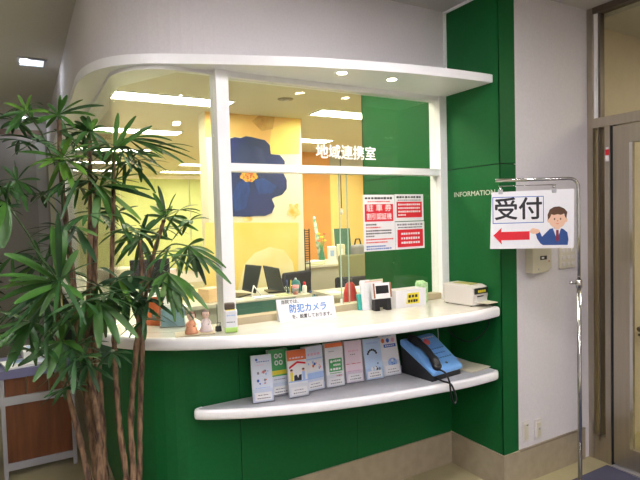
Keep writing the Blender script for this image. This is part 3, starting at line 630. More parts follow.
# file rack with cards behind
fk = thing('file_rack', 'slanted white pocket of papers standing behind the black display stand', 'file rack', (-.640, -.034, CZ), -.02)
wedge('pocket', [(-.004, 0), (.018, 0), (.028, .150), (.018, .160)], -.012, .05, M_paper, fk, .002)
for i, m in enumerate((M_paper, M_lpink, mat('peach_card', (.72, .38, .24), .6, noise=.05), mat('mint_card', (.50, .66, .46), .6, noise=.05), M_cream)): box('card', (.112, .0022, .105), m, fk, (.062+.006*i, .004+.0045*i, .092+.003*i), (-.06, 0, .01*i))
box('teal_card', (.022, .02, .085), mat('teal_plastic', (.05, .42, .38), .4, noise=.05), fk, (-.022, .012, .045), (0, -.1, 0), .002)
# tissue-like white box with yellow label
tb = thing('paper_box', 'low white cardboard box with yellow label on the counter', 'box', (-.478, -.100, CZ), -.02)
M_card = mat('white_card', (.80, .79, .82), .5, noise=.03)
for a, b in (((0, 0, 0), (.205, .003, .095)), ((0, .087, 0), (.205, .09, .095)), ((0, .003, 0), (.003, .087, .095)), ((.202, .003, 0), (.205, .087, .095)), ((.003, .003, 0), (.202, .087, .003))): bar('side', a, b, M_card, tb)
flat('yellow_label', [(.068, .018), (.158, .016), (.156, .076), (.076, .076)], M_yel, tb, -.0008); bars(tb, .084, .150, .058, .018, M_ink, 3, -.0014); bars(tb, .080, .150, .032, .018, M_ink, 4, -.0014)
for i in range(4): box('slip', (.185, .012, .075), M_cream if i % 2 else M_card, tb, (.102, .018+.018*i, .056))
gb = thing('tissue_packet', 'pale green patterned packet standing behind the white box', 'packet', (-.268, -.045, CZ), -.1)
M_gp = mat('green_pattern', (.55, .74, .42), .6, color2=(.30, .55, .24), scale=60)
box('packet', (.062, .045, .115), M_gp, gb, (.031, .024, .058), None, .006, 2); box('flap', (.05, .03, .008), M_gp, gb, (.03, .03, .118), (.2, 0, 0), .002)
# ticket machine
tm = thing('ticket_machine', 'beige parking ticket machine with small dark display on the counter', 'machine', (-.128, -.312, CZ), .10)
mw, md, mh = .124, .205, .108
wedge('body', [(0, .004), (md, .004), (md, mh+.006), (.03, mh+.004), (.0, mh-.006), (-.006, .06), (0, .03)], 0, mw, M_ivory, tm, .005)
box('top_strip', (mw*.5, md*.6, .004), mat('olive_strip', (.42, .40, .12), .5, noise=.1), tm, (mw*.55, md*.5, mh+.006), None, .001)
pn = flat('display', rect(.008, mw-.008, .066, .098), M_ink, tm, -.0085, th=.004); 
for i in range(4): box('display_digit', (.012, .001, .013), M_yel, tm, (.040+.017*i, -.009, .080))
flat('slot', rect(.03, .08, .050, .056), M_black, tm, -.0085, th=.004); box('tongue', (.09, .085, .004), M_cream, tm, (.072, -.030, .022), (.04, 0, 0), .001); wedge('mouth', [(-.014, .018), (.004, .018), (.004, .048), (-.006, .048)], .022, .110, M_ivory, tm, .003)
for x in (.012, mw-.012):
    for y in (.02, md-.02): lathe('foot', [(.007, 0), (.007, .006)], M_black, tm, 10, (x, y, 0))
# left counter: blue tray and orange packet behind the palm
bt = thing('clear_case', 'clear case with blue papers at the curved counter end', 'case', (-1.665, .165, CZ), -.3)
for a, b in (((0, 0, 0), (.12, .003, .10)), ((0, .057, 0), (.12, .06, .10)), ((0, 0, 0), (.003, .06, .10)), ((.117, 0, 0), (.12, .06, .10)), ((0, 0, 0), (.12, .06, .003))): bar('wall', a, b, M_acr, bt)
bar('papers', (.006, .012, .004), (.114, .046, .085), mat('teal_papers', (.25, .42, .45), .6, noise=.1), bt)
orr = thing('file_folder', 'orange folder leaning at the curved counter end', 'folder', (-1.72, .30, CZ), -.8); wedge('cover', [(0, 0), (.02, 0), (.045, .13), (.035, .135)], 0, .1, M_orange, orr, .002); wedge('pages', [(.006, .004), (.018, .004), (.040, .124), (.036, .126)], -.003, .096, M_paper, orr, 0)

# ---- wall fittings
def plate(name, px0, px1, z0, z1, label, cat, m, d=.012):
    t = thing(name, label, cat, (px0, -P, z0)); w = px1-px0; h = z1-z0; box('plate', (w, d, h), m, t, (w/2, -d/2, h/2), None, .003); return t, w, h
t, w, h = plate('wall_phone_box', .186, .318, 1.166, 1.36, 'cream wall box with small dark window behind the reception sign', 'control box', M_cream, .05); box('window', (.055, .003, .022), M_black, t, (w*.66, -.051, h*.42), None, .002); box('label', (.02, .002, .01), M_paper, t, (w*.6, -.0525, h*.42)); lathe('screw', [(.005, 0), (.004, .003)], M_alu, t, 10, (w*.35, -.05, .02), (PI/2, 0, 0))
t, w, h = plate('light_switch', .330, .396, 1.178, 1.30, 'single cream switch plate beside the cream wall box', 'switch', M_cream, .012); box('rocker', (.022, .006, .04), M_ivory, t, (w/2, -.014, h*.5), None, .002); lathe('lamp', [(.004, 0), (.004, .003)], M_orange, t, 8, (w/2, -.017, h*.36), (PI/2, 0, 0))
t, w, h = plate('switch_panel', .467, .612, 1.168, 1.30, 'wide switch plate with a grid of small rockers', 'switch', M_cream, .012)
for i in range(3):
    for j in range(3): box('rocker', (.026, .006, .022), M_ivory, t, (w*(.2+.3*i), -.014, h*(.2+.3*j)), None, .002)
t, w, h = plate('wall_outlet', .145, .190, .228, .345, 'narrow wall socket plate next to the green fin', 'socket', M_ivory, .01); box('cover', (.03, .006, .085), M_cream, t, (w/2, -.012, h/2), None, .002); box('slot', (.012, .002, .004), M_black, t, (w*.6, -.0155, h*.82))
t, w, h = plate('wall_outlet', .245, .298, .222, .335, 'wider wall socket plate above the skirting with one round jack', 'socket', M_ivory, .01); box('cover', (.03, .006, .08), M_cream, t, (w/2, -.012, h/2), None, .002); lathe('jack', [(.008, 0), (.008, .003)], M_alu, t, 12, (w*.5, -.015, h*.55), (PI/2, 0, 0))

# ---- wooden rack in the corridor
M_wood = mat('red_brown_wood', (.20, .065, .022), .45, noise=.35, scale=5, stretch=(6, 6, .6))
M_fr = mat('grey_frame', (.42, .42, .45), .4, noise=.06)
rk = thing('low_cabinet', 'low red-brown wooden rack with grey metal frame standing in the corridor', 'rack', (-2.36, 1.25, 0))
for x in (0, .372): bar('post', (x, 0, 0), (x+.022, .025, .60), M_fr, rk); bar('post', (x, .33, 0), (x+.022, .355, .60), M_fr, rk)
bar('rail', (-.03, -.008, .440), (.40, .022, .487), M_fr, rk); bar('rail', (.022, 0, .045), (.372, .022, .088), M_fr, rk)
bar('rail', (-.06, -.02, 0), (-.03, .0, .60), M_fr, rk)
bar('front_panel', (.022, .010, .088), (.372, .022, .440), M_wood, rk)
for i in range(3): bar('upper_panel', (.024+i*.117, .012, .487), (.024+i*.117+.112, .024, .600), M_wood, rk)
bar('side_panel', (0, .025, .05), (.015, .33, .6), M_wood, rk); bar('side_panel', (.379, .025, .05), (.394, .33, .6), M_wood, rk)
bar('rack_top', (-.03, -.015, .600), (.40, .36, .650), mat('blue_grey_top', (.16, .16, .30), .5, noise=.1), rk)
for i, (x, y, a, m) in enumerate(((.10, .10, .2, M_paper), (.28, .12, -.3, M_pale), (.2, .22, .1, M_paper))):
    mg = thing('magazine', ('white magazine lying on the corridor rack', 'pale blue magazine lying on the corridor rack', 'thick white magazine pile at the back of the corridor rack')[i], 'magazine', (-2.36+x, 1.25+y, 0.6505+(.018 if i == 2 else 0)), a)
    box('pages', (.16, .2, .012 if i < 2 else .05), M_paper, mg, (0, 0, .007 if i < 2 else .026)); box('cover', (.162, .202, .0012), m, mg, (0, 0, .0138 if i < 2 else .0518)); box('picture', (.10, .08, .0006), M_lblue, mg, (0, .03, .0148 if i < 2 else .0526))

# ---- office furniture (seen through the window)
M_desk = mat('grey_desk', (.48, .46, .38), .5, noise=.05); M_desktop = mat('pale_desktop', (.66, .63, .52), .35, noise=.05)
def desk(name, x0, x1, y0, y1, z, label, panel=None):
    t = thing(name, label, 'desk', (x0, y0, 0)); w, d = x1-x0, y1-y0
    bar('desktop', (0, 0, z-.03), (w, d, z), M_desktop, t)
    for x in (.02, w-.06): bar('leg', (x, .03, 0), (x+.04, .07, z-.03), M_desk, t); bar('leg', (x, d-.07, 0), (x+.04, d-.03, z-.03), M_desk, t)
    bar('modesty_panel', (.06, .04, .25), (w-.06, .055, z-.03), panel or M_desk, t)
    bar('drawer_unit', (w-.46, .08, .05), (w-.08, d-.05, z-.035), M_desk, t); return t
desk('office_desk', -1.5, .1, 1.9, 2.62, .80, 'pale desk with two laptops before the flower mural')
gd = thing('desk_screen', 'dark green low desk screen just behind the reception window', 'screen', (-1.02, 1.25, 0)); bar('panel', (0, 0, .10), (.62, .03, .895), mat('teal_green_fabric', (.03, .16, .11), .8, noise=.1, scale=80), gd); bar('cap', (-.005, -.004, .895), (.625, .034, .905), M_desk, gd)
for x in (.05, .55): bar('foot', (x-.02, -.15, 0), (x+.02, .18, .10), M_desk, gd)
desk('low_work_desk', -.78, .45, .76, 1.06, .74, 'narrow cream work ledge below the reception window')
def laptop(pa, pb, pc, pd_, label):
    # lid corners from the view: top left, top right, bottom right, bottom left
    z0 = .80
    c = (pc+pd_)/2; t = thing('laptop', label, 'laptop', (c.x, c.y, z0+.0005), 0)
    org = Vector((c.x, c.y, z0+.0005)); vs = [v-org for v in (pa, pb, pc, pd_)]
    for v in vs: v.z = max(v.z, .004)
    nrm = (vs[1]-vs[0]).cross(vs[3]-vs[0]).normalized()*.012
    me = me_from(vs+[v+nrm for v in vs], [(0, 1, 2, 3), (4, 7, 6, 5), (0, 4, 5, 1), (1, 5, 6, 2), (2, 6, 7, 3), (3, 7, 4, 0)]); link('lid', me, M_black, t)
    mid = [v.lerp(sum(vs, Vector())/4, .1)-nrm*.05 for v in vs]; link('screen', me_from(mid+[v-nrm*.1 for v in mid], [(0, 1, 2, 3), (4, 7, 6, 5), (0, 4, 5, 1), (1, 5, 6, 2), (2, 6, 7, 3), (3, 7, 4, 0)]), mat('dark_screen', (.02, .03, .025), .15, noise=.3, scale=6), t)
    return t
def LY(px, py, y): return at_y(px, py, y)
t = laptop(LY(245.4, 264.4, 2.26), LY(261.5, 265.8, 2.16), LY(255.8, 293, 2.06), LY(241.9, 289.5, 2.16), 'dark laptop screen tilted to the right on the mural desk'); box('keyboard_base', (.26, .2, .014), M_black, t, (-.10, .1, .008), (0, 0, .6), .002)
for s in (-.05, .05): tube('easel_leg', [(.04, -.02, .10), (.04+s, -.08, .008)], .006, M_paper, t, 6)
t = laptop(LY(263.7, 265.4, 2.16), LY(279, 268.3, 2.22), LY(285, 292, 2.14), LY(269, 289, 2.08), 'dark laptop screen tilted to the left on the mural desk'); box('keyboard_base', (.26, .2, .014), M_black, t, (.09, .14, .008), (0, 0, -.2), .002)
cu = thing('cup_holder', 'small clear cup of pens on the mural desk', 'cup', tuple(LY(289, 296, 1.96).xy.to_3d()+Vector((0, 0, .8005)))); lathe('cup', [(.03, 0), (.036, .09), (.033, .09), (.028, .004)], M_acr, cu, 16)
for i in range(4): tube('pen', [(.01*math.cos(i*1.7), .01*math.sin(i*1.7), .006), (.028*math.cos(i*1.7), .028*math.sin(i*1.7), .14)], .004, (M_red, M_blue, M_ink, M_yel)[i], cu, 6)
def chair(name, x, y, rz, backm, label, bh=.95):
    t = thing(name, label, 'chair', (x, y, 0), rz)
    for i in range(5): a = 2*PI*i/5; tube('base_leg', [(0, 0, .09), (.28*math.cos(a), .28*math.sin(a), .06)], [.022, .014], M_black, t, 8); lathe('caster', [(.012, 0), (.026, .012), (.026, .038), (.012, .05)], M_black, t, 10, (.28*math.cos(a), .28*math.sin(a), 0))
    lathe('column', [(.03, .08), (.025, .2), (.02, .42)], M_black, t, 12); box('seat', (.46, .44, .07), M_black, t, (0, 0, .455), None, .025, 3)
    o = box('backrest', (.42, .06, .46), backm, t, (0, .23, bh-.23), (.1, 0, 0), .028, 3); tube('back_bar', [(0, .1, .42), (0, .24, .44), (0, .26, bh-.3)], .016, M_black, t, 8); return t
chair('office_chair', .42, 2.50, .3, mat('black_fabric', (.02, .022, .03), .9, noise=.2, scale=120), 'black office chair at the end of the mural desk', .93)
pz = thing('teal_bag', 'teal bag lying on the black office chair', 'bag', (.38, 2.42, .4905), .4); box('body', (.16, .12, .2), mat('teal_cloth', (.03, .22, .28), .8, noise=.2), pz, (0, 0, .1), None, .04, 3); tube('strap', [(-.05, 0, .19), (-.03, 0, .25), (.03, 0, .25), (.05, 0, .19)], .008, M_suit, pz, 6)
tl = thing('desk_caddy', 'teal rounded caddy on the mural desk before the black chair', 'caddy', (.015, 2.06, .8005)); lathe('shell', [(.045, 0), (.05, .02), (.048, .07), (.036, .11), (.012, .125)], mat('teal_plastic_dark', (.02, .20, .22), .4, noise=.1), tl, 18); lathe('knob', [(.01, .123), (.012, .135), (.004, .142)], M_paper, tl, 10)
gl_ = thing('glue_bottle', 'small white bottle with red cap beside the teal caddy', 'bottle', (.075, 2.00, .8005)); lathe('body', [(.02, 0), (.022, .01), (.022, .06), (.012, .075)], M_paper, gl_, 14); lathe('cap', [(.013, .074), (.013, .098), (.008, .104)], M_red, gl_, 12)
cp = thing('pink_cup', 'pink paper cup on the mural desk beside the right laptop', 'cup', (-.035, 1.97, .8005)); lathe('cup', [(.024, 0), (.033, .085), (.030, .085), (.022, .004)], mat('pink_cup', (.72, .28, .30), .5, noise=.05), cp, 16); lathe('band', [(.0275, .03), (.0315, .06), (.0275, .03)], M_paper, cp, 16)
for i, (x, y, a, m, lb) in enumerate(((-.66, 1.96, .1, M_paper, 'loose white papers in front of the left laptop'), (-.36, 1.98, -.2, M_pale, 'loose pale blue papers in front of the right laptop'), (-.17, 1.96, .1, MATS.get('lime_paper') or mat('lime_paper', (.68, .74, .36), .6, noise=.05), 'loose lime papers beside the pen cup'))):
    b_ = thing('loose_papers', lb, 'papers', (x, y, .8005), a)
    for q in range(3): box('sheet', (.18 if i < 2 else .1, .11, .004), m if q % 2 == 0 else M_paper, b_, (.006*q, -.004*q, .0025+.0042*q), (0, 0, .12*q))
# back right desk group
dx = at_y(330, 262, 4.1)
DZ = round(dx.z, 3)
dk = desk('side_desk', .80, 2.35, 3.75, 4.6, DZ, 'grey desk with calendar boxes in front of the orange wall')
def on_desk(px, y, z=DZ): v = at_y(px, 255, y); return (v.x, y, z+.0005)
cal = thing('desk_calendar', 'upright white file box on the grey side desk', 'file box', on_desk(332, 3.95), -.5); box('box', (.12, .20, .23), M_paper, cal, (0, 0, .115), None, .004); box('label', (.05, .002, .08), M_lblue, cal, (0, -.101, .14)); 
cal2 = thing('magazine_file', 'second white file box with cream side on the grey side desk', 'file box', on_desk(341, 4.15), -.5); box('box', (.11, .2, .24), mat('cream_card', (.74, .68, .48), .6, noise=.04), cal2, (0, 0, .12), None, .004); box('label', (.05, .002, .08), M_paper, cal2, (0, -.101, .14))
bd = thing('green_board', 'dark green board leaning on the back of the side desk', 'board', on_desk(343, 4.35), -.35); wedge('panel', [(0, 0), (.02, 0), (.13, .46), (.11, .465)], -.12, .14, mat('board_green', (.04, .14, .08), .6, noise=.1), bd, .003); wedge('edge', [(-.002, 0), (.0, 0), (.11, .465), (.108, .465)], -.125, -.11, M_cream, bd, 0)
bg = thing('grey_bag', 'grey shoulder bag on the side desk near the notices', 'bag', on_desk(358, 4.25), .2); box('body', (.24, .14, .22), mat('grey_cloth', (.24, .24, .25), .8, noise=.2), bg, (0, 0, .11), None, .05, 3); tube('handle', [(-.07, 0, .2), (-.04, 0, .30), (.04, 0, .30), (.07, 0, .2)], .012, M_black, bg, 8)
fv = thing('flower_vase', 'slim vase of orange flowers on the side desk', 'vase', on_desk(322, 4.25)); lathe('vase', [(.03, 0), (.045, .04), (.035, .12), (.02, .18), (.026, .2)], mat('green_vase', (.05, .25, .14), .3, noise=.1), fv, 14)
for i in range(6):
    a = i*1.05; p = (.05*math.cos(a), .05*math.sin(a), .30+.05*(i % 3)); s_ = tube('stalk', [(0, 0, .15), p], .004, M_gprint, fv, 6); lathe('bloom', [(.006, -.012), (.03, 0), (.026, .014), (.008, .02)], M_orange if i % 2 else M_yel, fv, 10, p)
st_ = thing('green_parasol_roll', 'thin rolled green and white pennant standing on the side desk', 'pennant', on_desk(320, 4.45)); tube('roll', [(0, 0, 0), (-.03, 0, .28), (-.08, 0, .62)], [.02, .034, .016], mat('green_white_cloth', (.04, .26, .14), .7, color2=(.7, .72, .66), scale=14), st_, 10); lathe('tip', [(.016, 0), (.02, .015), (.006, .04)], M_paper, st_, 10, (-.08, 0, .62))
pr_ = thing('tray_stack', 'pile of pale papers at the front of the side desk', 'papers', on_desk(311, 3.95), .1)
for i in range(4): box('sheet_bundle', (.3, .22, .012), M_paper if i % 2 else mat('lime_paper', (.68, .74, .36), .6, noise=.05), pr_, (.004*i, 0, .006+.0125*i), (0, 0, .05*i))
rg = thing('ring_rack', 'black wire rack with stacked rungs beside the flower mural', 'rack', (at_y(303, 245, 3.78).x-.02, 3.70, 0))
for x in (0, .07): bar('upright', (x, 0, 0), (x+.012, .012, 1.36), M_black, rg)
for i in range(15): bar('rung', (.012, 0, .9+i*.031), (.07, .03, .9+i*.031+.012), M_black, rg)
chair('olive_chair', 1.43, 3.38, 3.0, mat('olive_fabric', (.22, .22, .10), .8, noise=.15, scale=90), 'olive backed office chair in front of the side desk', 1.03)
chair('task_chair', 1.02, 2.74, 2.9, mat('charcoal_fabric', (.025, .025, .03), .9, noise=.15, scale=90), 'charcoal office chair below the notices', .84)
rb = thing('red_bottle', 'round red flask behind the sliding glass', 'flask', tuple(at_y(350.5, 305, .92).xy.to_3d()+Vector((0, 0, .7405)))); 
lathe('body', [(.045, 0), (.05, .02), (.05, .20), (.035, .26), (.015, .28)], mat('red_plastic', (.66, .03, .03), .35, noise=.05), rb, 18); lathe('lid', [(.016, .28), (.016, .30), (.01, .305)], M_black, rb, 12)
lt = desk('front_ledge_desk', .20, 0.82, 1.70, 2.08, .80, 'pale side table with papers behind the sliding glass')
for i, (px, py, m) in enumerate(((310, 288, M_paper), (325, 287, MATS['lime_paper']), (340, 286, M_lpink))):
    v = at_z(px, py+6, .8405); sh_ = tag(box('paper_sheet', (.12, .16, .004), m, None, (.30+.17*i, 1.84+.05*i, .8026), (0, 0, .2*i)), ('white', 'lime', 'pale pink')[i] + ' paper lying on the pale side table', 'paper')
# left part of the office behind the palm
desk('long_desk', -1.65, -.6, 3.3, 4.1, .80, 'long pale desk at the left of the office behind the palm')
for i, (x, y, w_, d_, h_, m, lb) in enumerate(((-1.32, 2.12, .3, .24, .10, M_paper, 'white paper stack on the left of the mural desk'), (-.92, 2.42, .28, .22, .06, mat('yellow_paper', (.80, .70, .22), .6, noise=.05), 'yellow paper stack on the mural desk'), (-.80, 2.08, .18, .14, .12, mat('peach_box', (.82, .55, .30), .6, noise=.05), 'peach coloured box on the mural desk'), (-1.35, 3.6, .4, .3, .22, M_cream, 'cream carton on the long desk'), (-.85, 3.75, .26, .26, .16, M_lpink, 'pale pink carton on the long desk'))):
    b_ = thing('paper_stack' if i < 2 else 'carton', lb, 'papers' if i < 2 else 'box', (x, y, .8005), .2*i); 
    n = 4 if i < 2 else 1
    for q in range(n): box('bundle' if i < 2 else 'body', (w_, d_, h_/n-.001), m, b_, (.006*(q % 2), 0, h_/n*(q+.5)), (0, 0, .04*q), 0 if i < 2 else .004)
    if i >= 2: box('tape', (.04, d_+.002, .001), M_ivory, b_, (0, 0, h_+.0002))
mo = thing('desk_monitor', 'dark desk monitor behind the palm leaves', 'monitor', (-1.22, 2.50, .8005), -.1); box('screen', (.34, .03, .26), M_black, mo, (0, 0, .24), (-.08, 0, 0), .004); box('neck', (.04, .03, .12), M_black, mo, (0, .03, .09), None, .003); box('foot', (.2, .14, .012), M_black, mo, (0, .03, .006), None, .003)
hb = thing('blind_pull', 'thin dark hanging cord with white pull before the yellow wall', 'cord', (at_y(341, 190, 5.2).x, 5.2, HO)); tube('cord', [(0, 0, 0), (0, 0, -.95)], .008, M_black, hb, 6); lathe('pull', [(.01, -1.06), (.03, -1.02), (.012, -.95)], M_paper, hb, 10)

# ================================================================== palm
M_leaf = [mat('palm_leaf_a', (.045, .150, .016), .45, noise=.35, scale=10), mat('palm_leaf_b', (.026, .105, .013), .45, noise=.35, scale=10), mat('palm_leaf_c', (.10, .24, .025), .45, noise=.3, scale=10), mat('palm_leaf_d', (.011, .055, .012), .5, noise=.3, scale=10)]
M_stem = mat('palm_stem_fibre', (.26, .16, .09), .9, color2=(.045, .022, .014), scale=34, bump=1.0, stretch=(2.6, 2.6, .5))
M_pet = mat('palm_petiole', (.05, .10, .03), .5, noise=.2)
palm = thing('potted_palm', 'tall bamboo palm with fan leaves in a dark pot by the counter', 'plant', (-1.955, -.20, 0))
PO = Vector(palm.location)
def pot(parent, r, h, m): lathe('pot', [(r*.72, 0), (r*.78, .01), (r*.98, h-.03), (r*1.04, h-.03), (r*1.04, h), (r*.94, h), (r*.90, h-.04)], m, parent, 28); lathe('soil', [(r*.9, h-.06), (r*.9, h-.035), (.01, h-.03)], mat('soil', (.04, .025, .015), .95, noise=.4, scale=60), parent, 20)
pot(palm, .16, .32, mat('dark_pot', (.03, .03, .032), .4, noise=.2))
def pstem(pts, rads):
    v = [at(*p)-PO for p in pts]; b = v[0].copy(); base = Vector((max(-.09, min(.09, b.x*.6)), max(-.09, min(.09, b.y*.6)), .29)); v = catmull([base]+v, 9)
    rr = [rads[0]+(rads[1]-rads[0])*i/(len(v)-1) for i in range(len(v))]; rr = [r*random.uniform(.80, 1.16) for r in rr]
    tube('stem', v, rr, M_stem, palm, 9)
D = 2.08
pstem([(105, 480, D), (100, 400, D), (95, 340, D), (94, 300, D), (95, 240, D), (97, 185, D)], (.018, .011))
pstem([(98, 480, D+.04), (92, 430, D+.04), (85, 380, D+.04), (79, 340, D+.03), (73, 280, D), (67, 230, D), (62, 180, D), (59, 120, D)], (.018, .009))
pstem([(89, 480, D-.05), (80, 440, D-.06), (70, 400, D-.08), (62, 372, D-.1), (58, 330, D-.1), (60, 285, D-.12)], (.013, .008))
pstem([(101, 480, D-.05), (97, 420, D-.05), (91, 370, D-.03), (88, 320, D-.02), (90, 250, D-.02), (90, 140, D)], (.017, .008))
pstem([(126, 480, D-.02), (120, 430, D-.02), (116, 380, D-.02), (114, 335, D), (112, 280, D), (113, 215, D), (114, 155, D)], (.013, .008))
pstem([(133, 480, D), (131, 420, D), (136, 355, D), (140, 310, D), (142, 270, D), (140, 240, D)], (.014, .009))
pstem([(139, 480, D+.02), (140, 420, D+.02), (142, 360, D+.02), (144, 310, D+.02), (152, 262, D+.02), (164, 220, D+.02)], (.012, .008))
def blade_me(base, tip, w, up, droop):
    # a folded strip from the hub to the tip, arching along the way
    d = tip-base; L = d.length; side = d.cross(up).normalized(); nrm = side.cross(d).normalized(); c = base.lerp(tip, .55)+Vector((0, 0, droop*L))
    vs, fs = [], []; N = 7
    for i in range(N+1):
        t = i/N; p = base*(1-t)**2+c*2*t*(1-t)+tip*t*t; prof = (.22, .55, .82, .97, 1, .95, .72, .30)[i]*w/2
        vs += [p-side*prof+nrm*prof*.30, p, p+side*prof+nrm*prof*.30]
    for i in range(N): a = 3*i; fs += [(a, a+1, a+4, a+3), (a+1, a+2, a+5, a+4)]
    me = bpy.data.meshes.new('mesh'); me.from_pydata([tuple(v) for v in vs], [], fs); 
    for p in me.polygons: p.use_smooth = True
    return me
JOBS = []
def mean_of(tips, cx, cy): return sum(math.hypot(t[0]-cx, t[1]-cy) for t in tips)/len(tips)
def frond(cx, cy, d, anchor, tips, mi=0, w=.020, name='frond', parent=palm, origin=PO):
    hub = at(cx, cy, d)-origin; a = at(*anchor)-origin
    mid = a.lerp(hub, .5)+Vector((0, 0, .03)); pet = tube(name, catmull([a, mid, hub], 4), .0035, M_pet, parent, 6)
    W_ = w*.92; JOBS.append((hub.copy(), d, mean_of(tips, cx, cy), tips, (cx, cy))); mean = sum(math.hypot(t[0]-cx, t[1]-cy) for t in tips)/len(tips)
    extra = []
    for q in range(3):
        tp = random.choice(tips); aa = math.atan2(tp[1]-cy, tp[0]-cx)+random.uniform(-.35, .35); rr_ = mean*random.uniform(.7, 1.0); extra.append((cx+rr_*math.cos(aa), cy+rr_*math.sin(aa)+4, d+random.uniform(-.2, .2)))
    for i, tp in enumerate(list(tips)+extra):
        dd = tp[2] if len(tp) > 2 else d+random.uniform(-.09, .09)
        tip = at(tp[0], tp[1], dd)-origin; L = (tip-hub).length
        me = blade_me(hub, tip, W_*random.uniform(.8, 1.15)*(1 if len(tp) < 4 else tp[3]), (CAM-hub-origin).normalized()+Vector((random.uniform(-.5, .5), random.uniform(-.5, .5), .9)), random.uniform(.03, .14))
        link('leaflet', me, M_leaf[(mi if random.random() < .7 else random.randrange(4))], pet)
    return pet
F = frond
F(58, 115, D, (60, 150, D), [(67, 95), (83, 100), (104, 106), (48, 104), (30, 112), (14, 128), (95, 116), (75, 128), (46, 128), (68, 140)], 0)
F(26, 112, D-.15, (55, 165, D), [(4, 103), (18, 95), (30, 100), (6, 134, D-.2, 1.2), (0, 118), (50, 112)], 2)
F(90, 131, D, (92, 180, D), [(80, 117), (88, 116), (97, 119), (104, 126), (72, 134), (110, 148), (84, 156), (102, 162), (68, 148), (112, 134)], 1)
F(114, 152, D-.05, (112, 195, D), [(118, 113), (136, 116), (152, 126), (107, 166), (121, 168), (143, 170), (162, 158), (128, 138)], 0, .022)
F(128, 139, D+.08, (114, 190, D), [(190, 152), (184, 163), (166, 160), (152, 160), (175, 148), (160, 142), (196, 160)], 1, .014)
F(100, 186, D-.03, (97, 230, D), [(141, 174), (156, 200), (141, 220), (118, 222), (94, 228, D-.1, 1.5), (150, 190), (82, 200), (128, 232), (110, 172)], 0)
F(62, 158, D-.12, (63, 215, D), [(32, 134, D-.2, 1.2), (18, 152), (28, 168), (75, 195, D-.2, 1.3), (64, 180, D-.2, 1.5), (48, 190), (86, 176), (90, 158), (44, 142), (70, 138), (88, 145)], 2)
F(17, 181, D-.1, (60, 215, D), [(0, 196), (2, 166), (28, 212), (18, 205), (10, 204), (36, 196), (30, 166), (0, 182), (40, 180), (14, 160)], 1)
F(6, 203, D-.25, (56, 290, D-.1), [(2, 248, D-.3, 1.8), (-12, 235), (10, 180), (-12, 205)], 0, .03)
F(60, 284, D-.25, (60, 320, D-.1), [(27, 242, D-.4, 1.2), (4, 254, D-.4, 1.1), (-4, 276), (-6, 290), (52, 226, D-.3, 1.1), (58, 214), (66, 228, D-.2, 1.2), (-2, 302), (22, 300), (78, 250), (8, 318), (40, 316), (84, 300)], 0, .026)
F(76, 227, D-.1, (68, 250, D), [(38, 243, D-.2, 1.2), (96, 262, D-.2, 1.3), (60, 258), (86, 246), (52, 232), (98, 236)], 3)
F(98, 300, D-.15, (94, 320, D), [(79, 342, D-.2, 1.2), (99, 348, D-.25, 1.4), (119, 344, D-.2, 1.2), (138, 338), (66, 330), (88, 318), (130, 318), (112, 330), (76, 316)], 0, .028)
F(140, 238, D, (141, 270, D), [(116, 265), (134, 272), (152, 262), (122, 222), (166, 214), (172, 240), (110, 245), (128, 256), (148, 214), (112, 232)], 1)
F(166, 218, D+.05, (156, 250, D), [(153, 193), (158, 186), (176, 194), (187, 219, D, 1.3), (198, 231), (172, 206), (150, 206), (182, 236), (144, 216)], 0)
F(188, 246, D+.02, (156, 258, D), [(231, 284, D-.05, 1.1), (206, 285, D, 1.1), (226, 268), (214, 254), (196, 272), (172, 262), (178, 280), (204, 240)], 0, .022)
F(168, 273, D-.04, (150, 285, D), [(175, 322, D-.1, 1.1), (192, 312, D-.1, 1.1), (208, 310, D-.05, 1.2), (183, 318, D-.1), (160, 306), (148, 300), (196, 292), (152, 286), (168, 304)], 0, .022)
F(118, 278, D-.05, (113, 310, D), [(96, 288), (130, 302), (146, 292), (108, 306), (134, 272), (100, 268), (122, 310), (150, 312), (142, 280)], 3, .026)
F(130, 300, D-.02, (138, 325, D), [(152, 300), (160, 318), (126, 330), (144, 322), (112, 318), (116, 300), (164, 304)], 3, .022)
F(62, 342, D-.2, (64, 360, D-.1), [(33, 382, D-.3, 1.1), (48, 379, D-.3, 1.1), (63, 381, D-.25, 1.2), (76, 344), (18, 366), (26, 352), (80, 368), (70, 320), (54, 322), (84, 352)], 0, .025)
F(30, 322, D-.22, (60, 350, D-.1), [(6, 372, D-.3, 1.1), (18, 352), (38, 352), (-6, 352), (-8, 332), (36, 366), (0, 312), (52, 342), (12, 340)], 1, .026)
F(84, 356, D-.12, (88, 380, D), [(84, 382, D-.2, 1.2), (72, 372), (96, 376), (66, 358), (102, 356), (90, 336)], 0)
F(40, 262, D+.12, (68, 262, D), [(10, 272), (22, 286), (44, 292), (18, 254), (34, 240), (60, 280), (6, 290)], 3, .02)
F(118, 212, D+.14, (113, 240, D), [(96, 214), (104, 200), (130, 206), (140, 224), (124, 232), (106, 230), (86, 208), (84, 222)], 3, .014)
F(48, 302, D+.1, (66, 320, D), [(20, 318), (34, 334), (52, 338), (16, 300), (70, 318), (8, 332), (46, 280)], 3, .024)

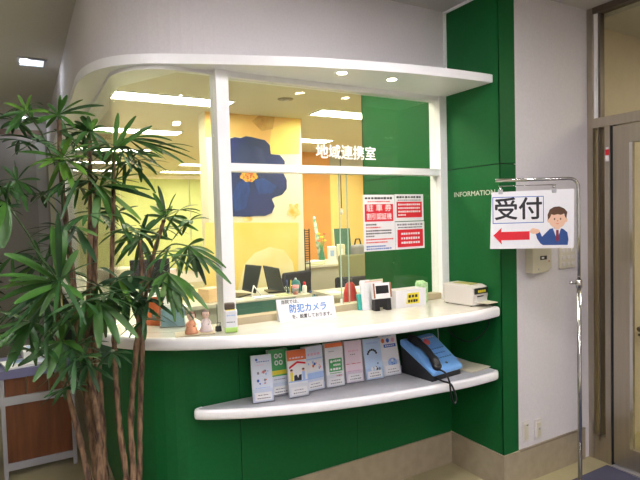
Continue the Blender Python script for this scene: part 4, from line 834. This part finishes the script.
# the many smaller blades deep in the crown, too many to pick apart: one piece
dv, df = [], []
for hub, d, mean, tips, (cx, cy) in JOBS:
    for rep_ in range(3):
        h2 = hub + Vector((random.uniform(-.10, .10), random.uniform(-.12, .10), random.uniform(-.10, .06)))
        if h2.x+PO.x > -1.62: h2.x = -1.62-PO.x
        a0 = random.uniform(0, 2*PI); tilt = Vector((random.uniform(-.6, .6), random.uniform(-.6, .6), 1)).normalized(); u1, v1 = frame_at(tilt)
        nb = random.randint(7, 9)
        for q in range(nb):
            aa = a0+q*2*PI/nb*.8+random.uniform(-.15, .15); L = mean*d/FPX*random.uniform(.75, 1.1)
            tip = h2+(u1*math.cos(aa)+v1*math.sin(aa))*L+Vector((0, 0, -L*random.uniform(.15, .55)))
            wp = tip+PO
            if wp.z < 1.06 and wp.y > -.30 and wp.x > -1.92: continue
            me = blade_me(h2, tip, random.uniform(.013, .019), Vector((random.uniform(-.4, .4), random.uniform(-.4, .4), 1)), random.uniform(.05, .16)); k = len(dv)
            dv += [v.co.copy() for v in me.vertices]; df += [tuple(i+k for i in p.vertices) for p in me.polygons]; bpy.data.meshes.remove(me)
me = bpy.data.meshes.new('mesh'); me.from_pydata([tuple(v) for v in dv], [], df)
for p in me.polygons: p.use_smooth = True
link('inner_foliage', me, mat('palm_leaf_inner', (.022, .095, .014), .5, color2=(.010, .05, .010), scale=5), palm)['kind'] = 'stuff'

# dark plant in the corridor
dp = thing('corridor_plant', 'dark bushy potted plant in the corridor behind the palm', 'plant', (-2.60, 2.15, 0)); DO = Vector(dp.location)
pot(dp, .17, .34, mat('brown_pot', (.08, .05, .04), .5, noise=.2))
M_dark = mat('dark_leaf', (.012, .03, .012), .5, noise=.3)
fv_, ff_ = [], []
for i in range(9):
    a = i*2.4; top = Vector((.24*math.cos(a)*random.uniform(.3, 1), .24*math.sin(a)*random.uniform(.3, 1), random.uniform(1.2, 1.62))); st0 = Vector((.04*math.cos(a), .04*math.sin(a), .3))
    mid = st0.lerp(top, .5)+Vector((.05*math.cos(a), .05*math.sin(a), 0)); pts = catmull([st0, mid, top], 5); tube('branch', pts, .006, M_dark, dp, 6)
    for p in pts[2:]:
        for q in range(7):
            b = random.uniform(0, 2*PI); dvec = Vector((math.cos(b), math.sin(b), random.uniform(-.4, .6))).normalized(); L = random.uniform(.07, .12); sd_ = dvec.cross(Vector((0, 0, 1))).normalized()*L*.25; o_ = p+Vector((random.uniform(-.03, .03), random.uniform(-.03, .03), random.uniform(-.05, .05))); k = len(fv_)
            fv_ += [o_, o_+dvec*L*.5+sd_+Vector((0, 0, .008)), o_+dvec*L-Vector((0, 0, .02)), o_+dvec*L*.5-sd_+Vector((0, 0, .008))]; ff_.append((k, k+1, k+2, k+3))
me = bpy.data.meshes.new('mesh'); me.from_pydata([tuple(v) for v in fv_], [], ff_); fo = link('foliage', me, M_dark, dp); fo['kind'] = 'stuff'
